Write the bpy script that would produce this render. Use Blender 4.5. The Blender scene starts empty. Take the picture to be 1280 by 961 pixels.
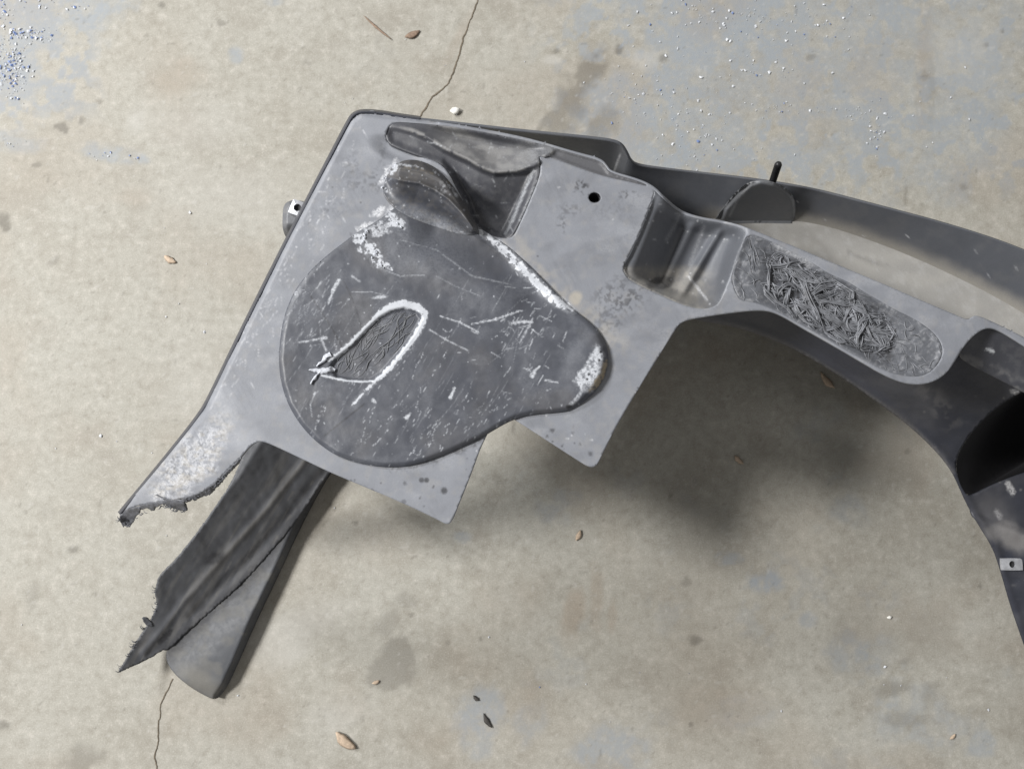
import bpy, math, random
import numpy as np
from mathutils import Vector, Matrix
from mathutils.geometry import delaunay_2d_cdt

# ------------------------------------------------------------------ camera
scene = bpy.context.scene
COL = scene.collection
FPX, CU, CV = 985.0, 640.0, 480.5           # focal length in photo pixels, image centre
PITCH = math.radians(8.0)                   # tilt away from straight down
CAM = np.array([0.0, -0.11, 1.15])
cam_data = bpy.data.cameras.new('camera')
cam = bpy.data.objects.new('camera', cam_data)
COL.objects.link(cam)
cam.location = CAM
cam.rotation_euler = (PITCH, 0, 0)
cam_data.sensor_width = 36.0
cam_data.lens = FPX / 1280.0 * 36.0
cam_data.clip_start = 0.01
cam_data.clip_end = 60
cam_data.dof.use_dof = True
cam_data.dof.focus_distance = 0.80
cam_data.dof.aperture_fstop = 13.0
scene.camera = cam

# ------------------------------------------------------------------ light
world = bpy.data.worlds.new('World')
scene.world = world
world.use_nodes = True
bg = world.node_tree.nodes['Background']
bg.inputs['Color'].default_value = (1.0, 0.98, 0.95, 1)
bg.inputs['Strength'].default_value = 0.30

def lamp(name, loc, size, power, color=(1, 1, 1), target=(0.1, 0.0, 0.2)):
    d = bpy.data.lights.new(name, 'AREA')
    d.shape = 'RECTANGLE'; d.size = size[0]; d.size_y = size[1]
    d.energy = power; d.color = color
    o = bpy.data.objects.new(name, d); COL.objects.link(o)
    o.location = loc
    o.rotation_euler = (Vector(target) - Vector(loc)).to_track_quat('-Z', 'Y').to_euler()
    return o
lamp('ceiling_lamp', (-3.45, 0.45, 3.4), (0.75, 0.65), 270, (1.0, 0.985, 0.96))
lamp('ceiling_lamp', (-3.3, 2.75, 3.5), (0.75, 0.65), 150, (0.98, 0.99, 1.0))

vs = scene.view_settings
vs.view_transform = 'Standard'; vs.look = 'None'
vs.exposure = 0.0; vs.gamma = 1.0; vs.use_curve_mapping = False

# ------------------------------------------------------------------ helpers
rng = np.random.default_rng(7)
random.seed(7)
_c, _s = math.cos(PITCH), math.sin(PITCH)

def P(u, v, z):
    """photo pixel + height above the floor -> point in the place (arrays allowed)"""
    u = np.asarray(u, float); v = np.asarray(v, float); z = np.asarray(z, float)
    a = (u - CU) / FPX; b = -(v - CV) / FPX
    dx, dy, dz = a, b * _c + _s, b * _s - _c
    t = (z - CAM[2]) / dz
    return np.stack([CAM[0] + dx * t, CAM[1] + dy * t, z + 0 * t], -1)

def proj(x, y, z=0.0):
    rx, ry, rz = x - CAM[0], y - CAM[1], z - CAM[2]
    yc = ry * _c + rz * _s; zc = -ry * _s + rz * _c
    return CU + FPX * rx / -zc, CV - FPX * yc / -zc

def hash2(ix, iy, seed):
    h = (ix.astype(np.int64) * 374761393 + iy.astype(np.int64) * 668265263 + seed * 974634533) & 0x7fffffff
    h = ((h ^ (h >> 13)) * 1274126177) & 0x7fffffff
    return ((h ^ (h >> 16)) & 0xffff) / 65535.0

def vnoise(x, y, seed=0):
    ix, iy = np.floor(x), np.floor(y)
    fx, fy = x - ix, y - iy
    fx = fx * fx * (3 - 2 * fx); fy = fy * fy * (3 - 2 * fy)
    a = hash2(ix, iy, seed); b = hash2(ix + 1, iy, seed)
    c = hash2(ix, iy + 1, seed); d = hash2(ix + 1, iy + 1, seed)
    return (a * (1 - fx) + b * fx) * (1 - fy) + (c * (1 - fx) + d * fx) * fy

def fbm(x, y, seed=0, octv=4):
    s, a, t = 0, 0.5, 0
    for i in range(octv):
        s = s + a * vnoise(x * 2 ** i, y * 2 ** i, seed + i * 17); t += a; a *= 0.5
    return s / t

def sstep(a, b, x):
    t = np.clip((x - a) / (b - a), 0, 1)
    return t * t * (3 - 2 * t)

def chaikin(pts, n=2, closed=True):
    p = np.array(pts, float)
    for _ in range(n):
        if closed:
            q = np.roll(p, -1, 0)
            p = np.stack([0.75 * p + 0.25 * q, 0.25 * p + 0.75 * q], 1).reshape(-1, p.shape[1])
        else:
            a, b = p[:-1], p[1:]
            m = np.stack([0.75 * a + 0.25 * b, 0.25 * a + 0.75 * b], 1).reshape(-1, p.shape[1])
            p = np.vstack([p[:1], m, p[-1:]])
    return p

def resample(pts, step, closed=True):
    p = np.array(pts, float)
    if closed: p = np.vstack([p, p[:1]])
    L = np.concatenate([[0], np.cumsum(np.hypot(*np.diff(p[:, :2], axis=0).T))])
    n = max(4, int(L[-1] / step))
    s = np.linspace(0, L[-1], n + 1)
    if closed: s = s[:-1]
    return np.stack([np.interp(s, L, p[:, k]) for k in range(p.shape[1])], -1)

def inside(u, v, poly):
    r = np.zeros(u.shape, bool)
    x, y = poly[:, 0], poly[:, 1]; n = len(poly); j = n - 1
    for i in range(n):
        if y[i] != y[j]:
            c = ((y[i] > v) != (y[j] > v)) & (u < (x[j] - x[i]) * (v - y[i]) / (y[j] - y[i]) + x[i])
            r ^= c
        j = i
    return r

def pdist(u, v, line, closed=False, param=False):
    """distance to a polyline (and position along it)"""
    p = np.array(line, float)[:, :2]
    if closed: p = np.vstack([p, p[:1]])
    best = np.full(u.shape, 1e9); bt = np.zeros(u.shape)
    for i in range(len(p) - 1):
        a, d = p[i], p[i + 1] - p[i]
        l2 = max(d @ d, 1e-9)
        t = np.clip(((u - a[0]) * d[0] + (v - a[1]) * d[1]) / l2, 0, 1)
        q = np.hypot(u - a[0] - t * d[0], v - a[1] - t * d[1])
        m = q < best
        best[m] = q[m]; bt[m] = (i + t)[m]
    return (best, bt) if param else best

def sdist(u, v, line):
    """signed side distance of an open polyline: positive to the left in image sense (above a rightward line)"""
    p = np.array(line, float)
    best = np.full(u.shape, 1e9); sg = np.zeros(u.shape)
    for i in range(len(p) - 1):
        a, d = p[i], p[i + 1] - p[i]
        t = np.clip(((u - a[0]) * d[0] + (v - a[1]) * d[1]) / (d @ d), 0, 1)
        q = np.hypot(u - a[0] - t * d[0], v - a[1] - t * d[1])
        cr = -(d[0] * (v - a[1]) - d[1] * (u - a[0]))
        m = q < best
        best[m] = q[m]; sg[m] = np.sign(cr)[m]
    return best * sg

def stroke(u, v, pts, feather=1.5, rag=0.0, seed=1, nz=0.25):
    """mask of a stroke; pts = (u, v, half width)"""
    p = np.array(pts, float)
    out = np.zeros(u.shape)
    wmax = p[:, 2].max() + feather + rag + 1
    m = (u > p[:, 0].min() - wmax) & (u < p[:, 0].max() + wmax) & (v > p[:, 1].min() - wmax) & (v < p[:, 1].max() + wmax)
    if not m.any(): return out
    uu, vv = u[m], v[m]
    d, t = pdist(uu, vv, p, param=True)
    w = np.interp(t, np.arange(len(p)), p[:, 2])
    if rag: w = w + rag * (2 * fbm(uu * nz, vv * nz, seed, 3) - 1)
    out[m] = 1 - sstep(-feather / 2, feather / 2, d - w)
    return out

def blob(u, v, cx, cy, rx, ry, ang=0, soft=0.5, rag=0.35, nz=0.05, seed=3):
    a = math.radians(ang); R = max(rx, ry) * (1 + soft + rag) + 1
    m = (np.abs(u - cx) < R) & (np.abs(v - cy) < R)
    if m.sum() < len(u):
        out = np.zeros(u.shape)
        if m.any(): out[m] = blob(u[m], v[m], cx, cy, rx, ry, ang, soft, rag, nz, seed)
        return out
    du, dv = u - cx, v - cy
    x = (du * math.cos(a) + dv * math.sin(a)) / rx
    y = (-du * math.sin(a) + dv * math.cos(a)) / ry
    r = np.hypot(x, y) + rag * (2 * fbm(u * nz, v * nz, seed, 4) - 1)
    return 1 - sstep(1 - soft, 1 + soft, r)

def rbf(ctrl):
    c = np.array(ctrl, float)
    n = len(c)
    def phi(r): return r * r * np.log(r + 1e-9)
    D = np.hypot(c[:, None, 0] - c[None, :, 0], c[:, None, 1] - c[None, :, 1]) / 100
    A = np.zeros((n + 3, n + 3)); A[:n, :n] = phi(D) + np.eye(n) * 1e-4
    Q = np.stack([np.ones(n), c[:, 0] / 100, c[:, 1] / 100], 1)
    A[:n, n:] = Q; A[n:, :n] = Q.T
    w = np.linalg.solve(A, np.concatenate([c[:, 2], np.zeros(3)]))
    def f(u, v):
        s = w[n] + w[n + 1] * u / 100 + w[n + 2] * v / 100
        for i in range(n):
            s = s + w[i] * phi(np.hypot(u - c[i, 0], v - c[i, 1]) / 100)
        return s
    return f

def mesh_obj(name, verts, faces, mat, parent=None, wear=None, smooth=True):
    me = bpy.data.meshes.new(name)
    me.from_pydata([tuple(map(float, p)) for p in verts], [], [tuple(map(int, f)) for f in faces])
    me.update()
    if wear is not None:
        at = me.color_attributes.new('wear', 'FLOAT_COLOR', 'POINT')
        w = np.ones((len(verts), 4), np.float32); w[:, :wear.shape[1]] = wear
        at.data.foreach_set('color', w.ravel())
    if smooth: me.polygons.foreach_set('use_smooth', np.ones(len(me.polygons), bool))
    me.materials.append(mat)
    o = bpy.data.objects.new(name, me); COL.objects.link(o)
    if parent: o.parent = parent
    return o

def patch(name, outline, zf, mat, parent=None, step=3.0, holes=(), wear=None, thick=0.003, skirt=0.0, rough_edge=0.0, smooth_n=2, kind=None):
    """a moulded sheet: outline in photo pixels, height from zf(u, v); gets real thickness"""
    ol = resample(chaikin(outline, smooth_n), step)
    if rough_edge:
        ol = ol + (rng.random(ol.shape) - 0.5) * rough_edge
    hs = [resample(chaikin(h, smooth_n), step) for h in holes]
    u0, v0 = ol.min(0); u1, v1 = ol.max(0)
    gu, gv = np.meshgrid(np.arange(u0, u1, step), np.arange(v0, v1, step * 0.87))
    gu = gu + (np.arange(gu.shape[0]) % 2)[:, None] * step * 0.5
    gu = gu.ravel() + (rng.random(gu.size) - 0.5) * step * 0.25; gv = gv.ravel() + (rng.random(gv.size) - 0.5) * step * 0.25
    m = inside(gu, gv, ol)
    for h in hs: m &= ~inside(gu, gv, h)
    gu, gv = gu[m], gv[m]
    m = pdist(gu, gv, ol, True) > step * 0.55
    for h in hs: m &= pdist(gu, gv, h, True) > step * 0.55
    pts = [ol] + hs
    edges, n = [], 0
    for q in pts:
        edges += [(n + i, n + (i + 1) % len(q)) for i in range(len(q))]; n += len(q)
    allp = np.vstack(pts + [np.stack([gu[m], gv[m]], -1)])
    vo, eo, fo, *_ = delaunay_2d_cdt([Vector(p) for p in allp], edges, [], 0, 1e-4)
    V = np.array([tuple(p) for p in vo]); F = np.array([tuple(f) for f in fo if len(f) == 3])
    cen = V[F].mean(1)
    k = inside(cen[:, 0], cen[:, 1], ol)
    for h in hs: k &= ~inside(cen[:, 0], cen[:, 1], h)
    F = F[k]
    u, v = V[:, 0], V[:, 1]
    z = zf(u, v)
    X = P(u, v, z)
    # upward winding
    a, b, c = X[F[:, 0]], X[F[:, 1]], X[F[:, 2]]
    nz = np.cross(b - a, c - a)[:, 2]
    if np.median(nz) < 0: F = F[:, ::-1]
    W = wear(u, v) if wear else None
    if skirt:
        from collections import Counter
        E = Counter()
        for f in F:
            for i in range(3): E[tuple(sorted((f[i], f[(i + 1) % 3])))] += 1
        dirs = [(f[i], f[(i + 1) % 3]) for f in F for i in range(3) if E[tuple(sorted((f[i], f[(i + 1) % 3])))] == 1]
        bv = sorted({i for e in dirs for i in e}); mp = {b: len(X) + i for i, b in enumerate(bv)}
        low = X[bv].copy(); low[:, 2] -= skirt
        X = np.vstack([X, low])
        if W is not None: W = np.vstack([W, W[bv]])
        F = [tuple(f) for f in F] + [(q, p, mp[p], mp[q]) for p, q in dirs]
    o = mesh_obj(name, X, F, mat, parent, W)
    if thick:
        s = o.modifiers.new('thickness', 'SOLIDIFY'); s.thickness = thick; s.offset = -1
    if kind: o['kind'] = kind
    return o

def loft(name, rows, mat, parent=None, n_along=120, n_across=16, wear=None, thick=0.003):
    """rows of (u, v, z) running along the part; smooth sheet through them"""
    R = []
    for r in rows:
        r = chaikin(r, 2, False)
        R.append(resample(r, 1e9, False)[:0] if False else np.stack([np.interp(np.linspace(0, 1, n_along), np.linspace(0, 1, len(r)), r[:, k]) for k in range(3)], -1))
    R = np.array(R)
    t = np.linspace(0, len(rows) - 1, n_across)
    G = np.zeros((n_across, n_along, 3))
    for k in range(3):
        for j in range(n_along): G[:, j, k] = np.interp(t, np.arange(len(rows)), R[:, j, k])
    X = P(G[..., 0], G[..., 1], G[..., 2]).reshape(-1, 3)
    F = [(i * n_along + j, i * n_along + j + 1, (i + 1) * n_along + j + 1, (i + 1) * n_along + j) for i in range(n_across - 1) for j in range(n_along - 1)]
    W = wear(G[..., 0].ravel(), G[..., 1].ravel()) if wear else None
    o = mesh_obj(name, X, F, mat, parent, W)
    if thick:
        s = o.modifiers.new('thickness', 'SOLIDIFY'); s.thickness = thick; s.offset = 0
    return o

def tubes(paths, sides=5):
    """paths = list of (points Nx3, radii N) -> verts, faces"""
    V, F = [], []
    for pts, rad in paths:
        pts = np.asarray(pts, float); n = len(pts); base = len(V)
        tg = np.gradient(pts, axis=0); tg /= np.linalg.norm(tg, axis=1)[:, None] + 1e-12
        up = np.array([0.13, 0.21, 1.0])
        for i in range(n):
            a = np.cross(tg[i], up); a /= np.linalg.norm(a) + 1e-12; b = np.cross(a, tg[i])
            for k in range(sides):
                th = 2 * math.pi * k / sides
                V.append(pts[i] + rad[i] * (math.cos(th) * a + math.sin(th) * b))
        for i in range(n - 1):
            for k in range(sides):
                k2 = (k + 1) % sides
                F.append((base + i * sides + k, base + i * sides + k2, base + (i + 1) * sides + k2, base + (i + 1) * sides + k))
        F.append(tuple(base + k for k in range(sides))[::-1]); F.append(tuple(base + (n - 1) * sides + k for k in range(sides)))
    return V, F

# ------------------------------------------------------------------ materials
def nt_new(name):
    m = bpy.data.materials.new(name); m.use_nodes = True
    nt = m.node_tree; nt.nodes.clear()
    out = nt.nodes.new('ShaderNodeOutputMaterial'); b = nt.nodes.new('ShaderNodeBsdfPrincipled')
    nt.links.new(b.outputs[0], out.inputs[0])
    return m, nt, b

def node(nt, t, **kw):
    n = nt.nodes.new(t)
    for k, v in kw.items(): setattr(n, k, v)
    return n

def noise(nt, scale, detail=6, rough=0.6, vec=None):
    n = nt.nodes.new('ShaderNodeTexNoise'); n.inputs['Scale'].default_value = scale
    n.inputs['Detail'].default_value = detail; n.inputs['Roughness'].default_value = rough
    if vec: nt.links.new(vec, n.inputs['Vector'])
    return n.outputs['Fac']

def ramp(nt, fac, stops):
    r = nt.nodes.new('ShaderNodeValToRGB'); nt.links.new(fac, r.inputs[0])
    e = r.color_ramp.elements
    while len(e) < len(stops): e.new(0.5)
    for el, (p, c) in zip(e, stops):
        el.position = p; el.color = (c, c, c, 1) if isinstance(c, (int, float)) else (*c, 1)
    return r.outputs[0]

def mix(nt, fac, a, b, mode='MIX'):
    n = nt.nodes.new('ShaderNodeMix'); n.data_type = 'RGBA'; n.blend_type = mode
    for s, x in ((0, fac), (6, a), (7, b)):
        if isinstance(x, bpy.types.NodeSocket): nt.links.new(x, n.inputs[s])
        elif s == 0: n.inputs[0].default_value = x
        else: n.inputs[s].default_value = (*x, 1)
    return n.outputs[2]

def fmath(nt, op, a, b=0.0):
    n = nt.nodes.new('ShaderNodeMath'); n.operation = op
    for i, x in enumerate((a, b)):
        if isinstance(x, bpy.types.NodeSocket): nt.links.new(x, n.inputs[i])
        else: n.inputs[i].default_value = x
    return n.outputs[0]

def plastic(name, base, rough=0.45, var=0.18, white=(0.72, 0.73, 0.76), dark=(0.03, 0.03, 0.034), dust=(0.42, 0.38, 0.31), bump=0.25, grain=900, spec=0.5, speck=0.0):
    """moulded plastic; the 'wear' attribute carries white scuffs and painted highlights (R), dark marks and painted shade (G), dust (B)"""
    m, nt, b = nt_new(name)
    tc = node(nt, 'ShaderNodeTexCoord').outputs['Object']
    at = node(nt, 'ShaderNodeAttribute', attribute_name='wear')
    sep = node(nt, 'ShaderNodeSeparateColor'); nt.links.new(at.outputs['Color'], sep.inputs[0])
    n1 = noise(nt, 28, 8, 0.65, tc); n2 = noise(nt, grain, 3, 0.6, tc); n3 = noise(nt, 140, 6, 0.7, tc)
    lo = tuple(c * (1 - var) for c in base); hi = tuple(c * (1 + var) for c in base)
    c = mix(nt, ramp(nt, n1, [(0.32, 0.0), (0.68, 1.0)]), lo, hi)
    c = mix(nt, 0.10 + 0.25 * var, c, mix(nt, n2, (0, 0, 0), tuple(x * 2 for x in base)))
    c = mix(nt, fmath(nt, 'MULTIPLY', sep.outputs[2], ramp(nt, n2, [(0.25, 0.75), (0.6, 1.0)])), c, dust)
    if speck:
        vo = node(nt, 'ShaderNodeTexVoronoi'); vo.inputs['Scale'].default_value = 260; nt.links.new(tc, vo.inputs['Vector'])
        sp = ramp(nt, vo.outputs['Distance'], [(0.10, 1.0), (0.16, 0.0)])
        sel = ramp(nt, noise(nt, 90, 4, 0.7, tc), [(0.55, 0.0), (0.63, speck)])
        c = mix(nt, fmath(nt, 'MULTIPLY', sp, sel), c, white)
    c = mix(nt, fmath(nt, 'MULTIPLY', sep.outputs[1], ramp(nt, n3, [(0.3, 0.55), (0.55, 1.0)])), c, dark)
    wf = fmath(nt, 'MINIMUM', fmath(nt, 'MULTIPLY', sep.outputs[0], ramp(nt, noise(nt, 420, 4, 0.75, tc), [(0.36, 0.25), (0.56, 1.0)])), 1.0)
    c = mix(nt, wf, c, white)
    nt.links.new(c, b.inputs['Base Color'])
    r = ramp(nt, n3, [(0.3, rough - 0.07), (0.7, rough + 0.1)])
    r = mix(nt, sep.outputs[2], r, (0.9, 0.9, 0.9))
    nt.links.new(r, b.inputs['Roughness'])
    b.inputs['Specular IOR Level'].default_value = spec
    h = fmath(nt, 'ADD', fmath(nt, 'MULTIPLY', n2, 0.5), fmath(nt, 'MULTIPLY', wf, 0.8))
    h = fmath(nt, 'ADD', h, fmath(nt, 'MULTIPLY', n3, 0.5))
    bp = node(nt, 'ShaderNodeBump'); bp.inputs['Strength'].default_value = bump; bp.inputs['Distance'].default_value = 0.0012
    nt.links.new(h, bp.inputs['Height']); nt.links.new(bp.outputs[0], b.inputs['Normal'])
    return m

def plain(name, col, rough=0.6, metal=0.0, var=0.3, scale=120, spec=0.5):
    m, nt, b = nt_new(name)
    tc = node(nt, 'ShaderNodeTexCoord').outputs['Object']
    n = noise(nt, scale, 5, 0.65, tc)
    c = mix(nt, ramp(nt, n, [(0.3, 0.0), (0.7, 1.0)]), tuple(x * (1 - var) for x in col), tuple(min(1, x * (1 + var)) for x in col))
    nt.links.new(c, b.inputs['Base Color'])
    b.inputs['Roughness'].default_value = rough; b.inputs['Metallic'].default_value = metal
    b.inputs['Specular IOR Level'].default_value = spec
    bp = node(nt, 'ShaderNodeBump'); bp.inputs['Strength'].default_value = 0.3; bp.inputs['Distance'].default_value = 0.0008
    nt.links.new(n, bp.inputs['Height']); nt.links.new(bp.outputs[0], b.inputs['Normal'])
    return m

M = {}
M['plate'] = plastic('sanded_grey_plastic', (0.215, 0.225, 0.252), 0.5, 0.10, white=(0.60, 0.61, 0.64), bump=0.2)
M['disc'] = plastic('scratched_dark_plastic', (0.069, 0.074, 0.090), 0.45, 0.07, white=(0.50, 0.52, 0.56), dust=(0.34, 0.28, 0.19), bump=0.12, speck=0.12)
M['dark'] = plastic('charcoal_plastic', (0.052, 0.054, 0.065), 0.40, 0.12, dust=(0.25, 0.247, 0.245), white=(0.5, 0.52, 0.55), bump=0.3, speck=0.15)
M['mid'] = plastic('grey_moulded_plastic', (0.105, 0.111, 0.126), 0.42, 0.08, dust=(0.38, 0.355, 0.31), bump=0.25)
M['liner'] = plastic('dark_liner_plastic', (0.034, 0.037, 0.050), 0.40, 0.15, dust=(0.26, 0.25, 0.245), white=(0.45, 0.45, 0.46), bump=0.3, speck=0.1)
M['fray'] = plain('frayed_grey_plastic', (0.160, 0.166, 0.182), 0.45, 0, 0.6, 70)
M['fraydark'] = plain('torn_dark_plastic', (0.085, 0.088, 0.10), 0.5, 0, 0.4, 300)
M['white'] = plain('whitened_plastic', (0.50, 0.52, 0.57), 0.65, 0, 0.35, 420)
M['metal'] = plain('zinc_clip_metal', (0.46, 0.47, 0.50), 0.45, 0.45, 0.2, 200)
M['hole'] = plain('hole_shade_black', (0.012, 0.012, 0.014), 0.7, 0, 0.2, 100)  # near-black colour that stands for the shade inside openings
M['stud'] = plain('black_steel', (0.022, 0.022, 0.024), 0.4, 0.3, 0.3, 300)
M['wood'] = plain('pale_wood', (0.46, 0.36, 0.27), 0.85, 0, 0.3, 260)
M['twig'] = plain('brown_twig', (0.24, 0.17, 0.125), 0.85, 0, 0.35, 260)
M['pebble'] = plain('white_foam', (0.85, 0.84, 0.80), 0.8, 0, 0.08, 120)
M['bit'] = plain('dark_grit', (0.06, 0.055, 0.05), 0.8, 0, 0.4, 200)
M['crack'] = plain('crack_dirt', (0.15, 0.125, 0.095), 0.95, 0, 0.4, 200, 0.2)

def floor_material():
    """worn concrete; attribute: R blue-grey paint, G dark stain and painted shade, B brown tint, A pale lime"""
    m, nt, b = nt_new('worn_concrete')
    tc = node(nt, 'ShaderNodeTexCoord').outputs['Object']
    at = node(nt, 'ShaderNodeAttribute', attribute_name='wear')
    sep = node(nt, 'ShaderNodeSeparateColor'); nt.links.new(at.outputs['Color'], sep.inputs[0])
    n0 = noise(nt, 3.2, 6, 0.6, tc); n1 = noise(nt, 13, 8, 0.62, tc); n2 = noise(nt, 70, 6, 0.7, tc); n3 = noise(nt, 520, 3, 0.6, tc)
    c = mix(nt, ramp(nt, n0, [(0.35, 0.0), (0.65, 1.0)]), (0.318, 0.300, 0.258), (0.368, 0.358, 0.318))
    c = mix(nt, ramp(nt, n1, [(0.35, 0.0), (0.7, 0.75)]), c, (0.398, 0.387, 0.348))
    c = mix(nt, ramp(nt, n1, [(0.3, 0.55), (0.46, 0.0)]), c, (0.29, 0.27, 0.235))
    c = mix(nt, ramp(nt, n2, [(0.3, 0.6), (0.5, 0.0)]), c, (0.24, 0.22, 0.185))
    c = mix(nt, ramp(nt, n2, [(0.53, 0.0), (0.7, 0.55)]), c, (0.52, 0.495, 0.45))
    c = mix(nt, ramp(nt, n3, [(0.33, 0.32), (0.5, 0.0)]), c, (0.24, 0.215, 0.175))
    c = mix(nt, ramp(nt, n3, [(0.56, 0.0), (0.7, 0.3)]), c, (0.66, 0.63, 0.57))
    bm = fmath(nt, 'MULTIPLY', sep.outputs[0], ramp(nt, noise(nt, 110, 8, 0.75, tc), [(0.32, 0.3), (0.52, 1.0)]))
    c = mix(nt, bm, c, (0.29, 0.315, 0.34))
    c = mix(nt, fmath(nt, 'MULTIPLY', sep.outputs[2], ramp(nt, n2, [(0.3, 0.5), (0.6, 1.0)])), c, (0.27, 0.20, 0.14))
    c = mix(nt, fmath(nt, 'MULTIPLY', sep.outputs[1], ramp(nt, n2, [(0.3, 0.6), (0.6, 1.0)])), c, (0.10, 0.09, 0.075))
    c = mix(nt, at.outputs['Alpha'], c, (0.50, 0.49, 0.465))
    nt.links.new(c, b.inputs['Base Color'])
    nt.links.new(ramp(nt, n1, [(0.3, 0.62), (0.7, 0.82)]), b.inputs['Roughness'])
    b.inputs['Specular IOR Level'].default_value = 0.35
    h = fmath(nt, 'ADD', fmath(nt, 'MULTIPLY', n3, 0.4), n2)
    bp = node(nt, 'ShaderNodeBump'); bp.inputs['Strength'].default_value = 0.35; bp.inputs['Distance'].default_value = 0.0014
    nt.links.new(h, bp.inputs['Height']); nt.links.new(bp.outputs[0], b.inputs['Normal'])
    return m

# ------------------------------------------------------------------ the floor
BLUE = [  # centre, radii, angle, strength
    (15, 85, 42, 48, 0, 0.95), (60, 12, 85, 28, 0, 0.9), (40, 42, 55, 14, 10, 0.9), (135, 193, 34, 10, 8, 0.7), (172, 197, 14, 8, 30, 0.8),
    (18, 180, 38, 12, 10, 0.6), (296, 72, 9, 10, 0, 0.7), (340, 2, 16, 6, 0, 0.6),
    (905, 25, 120, 60, 5, 0.95), (1080, 40, 110, 60, 0, 0.6), (960, 90, 120, 45, 0, 0.55), (800, 150, 75, 70, 20, 0.9), (880, 160, 60, 50, 0, 0.7),
    (980, 135, 60, 22, 0, 0.7), (1075, 155, 50, 38, 20, 0.85), (1170, 110, 90, 80, 0, 0.45), (1240, 40, 60, 60, 0, 0.5), (1180, 180, 70, 60, 0, 0.5), (1010, 190, 50, 25, 0, 0.6),
    (600, 885, 36, 36, 0, 0.75), (590, 925, 22, 22, 0, 0.5), (660, 905, 22, 24, 0, 0.5), (770, 935, 50, 32, -20, 0.7), (690, 640, 22, 16, 0, 0.4), (712, 620, 20, 12, 0, 0.4),
    (960, 725, 22, 13, 0, 0.7), (912, 697, 16, 7, 0, 0.6), (1010, 775, 12, 10, 0, 0.6), (1065, 640, 20, 20, 0, 0.4), (1070, 815, 40, 22, 0, 0.55), (1150, 900, 60, 30, 0, 0.4), (930, 890, 40, 20, 0, 0.35),
    (575, 670, 12, 8, 0, 0.6), (730, 480, 30, 30, 0, 0.3), (1230, 930, 20, 16, 0, 0.6), (60, 330, 20, 9, 0, 0.0)]
DARK = [  # marks of the concrete, plus soft shade painted in around the arch
    (735, 95, 28, 14, -55, 0.55, 0.4), (712, 130, 42, 20, -55, 0.5, 0.5), (690, 150, 22, 10, -50, 0.5, 0.4), (773, 62, 5, 7, 0, 0.6, 0.5), (750, 160, 30, 16, -55, 0.4, 0.5),
    (494, 832, 24, 37, 30, 0.42, 0.22), (485, 778, 20, 14, -30, 0.28, 0.5), (508, 752, 14, 10, 0, 0.3, 0.5), (478, 850, 10, 5, -40, 0.5, 0.5),
    (78, 160, 8, 6, 10, 0.62, 0.4), (102, 152, 4, 5, 0, 0.5, 0.4), (6, 280, 9, 10, 0, 0.65, 0.4), (125, 127, 4, 4, 0, 0.5, 0.4), (46, 206, 5, 3, 0, 0.5, 0.4), (203, 6, 4, 4, 0, 0.6, 0.4), (278, 29, 5, 5, 0, 0.45, 0.4), (383, 78, 5, 4, 0, 0.35, 0.5),
    (90, 687, 7, 6, 0, 0.6, 0.5), (40, 745, 8, 16, 10, 0.25, 0.5), (100, 950, 22, 16, 0, 0.4, 0.5), (4, 905, 8, 5, 0, 0.6, 0.5), (352, 742, 5, 4, 0, 0.3, 0.5), (445, 653, 3, 3, 0, 0.6, 0.5),
    (514, 768, 3, 3, 0, 0.5, 0.5), (601, 799, 3, 3, 0, 0.55, 0.5), (560, 803, 3, 3, 0, 0.4, 0.5), (870, 800, 8, 7, 0, 0.65, 0.5), (838, 620, 4, 5, 0, 0.6, 0.5), (857, 727, 6, 6, 0, 0.5, 0.5), (863, 905, 3, 3, 0, 0.6, 0.4),
    (1132, 565, 5, 5, 0, 0.5, 0.4), (1225, 732, 3, 3, 0, 0.6, 0.4), (1115, 860, 22, 9, -10, 0.4, 0.6), (1165, 865, 10, 16, 20, 0.3, 0.6), (1130, 900, 22, 10, 0, 0.35, 0.6), (1128, 826, 10, 7, 0, 0.4, 0.5),
    (865, 640, 60, 45, 70, 0.25, 0.8), (1095, 570, 80, 50, 10, 0.2, 0.8), (855, 730, 40, 60, 0, 0.14, 0.8), (1110, 800, 70, 35, 0, 0.22, 0.8),  # painted shade: deepens the shadows cast by plate and arm
    (1155, 95, 6, 5, 0, 0.45, 0.5), (1013, 72, 5, 4, 0, 0.4, 0.5), (828, 73, 5, 6, 0, 0.55, 0.5), (695, 65, 3, 3, 0, 0.6, 0.4), (1165, 110, 4, 40, 3, 0.2, 0.8), (1253, 39, 3, 3, 0, 0.5, 0.4), (1233, 57, 3, 3, 0, 0.5, 0.4), (1204, 235, 4, 4, 0, 0.4, 0.5), (1132, 245, 2, 12, 0, 0.4, 0.6),
    (642, 535, 1.5, 14, 0, 0.6, 0.5), (68, 327, 9, 4, -40, 0.35, 0.5), (120, 540, 5, 4, 0, 0.2, 0.5), (60, 640, 8, 8, 0, 0.15, 0.5)]
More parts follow.
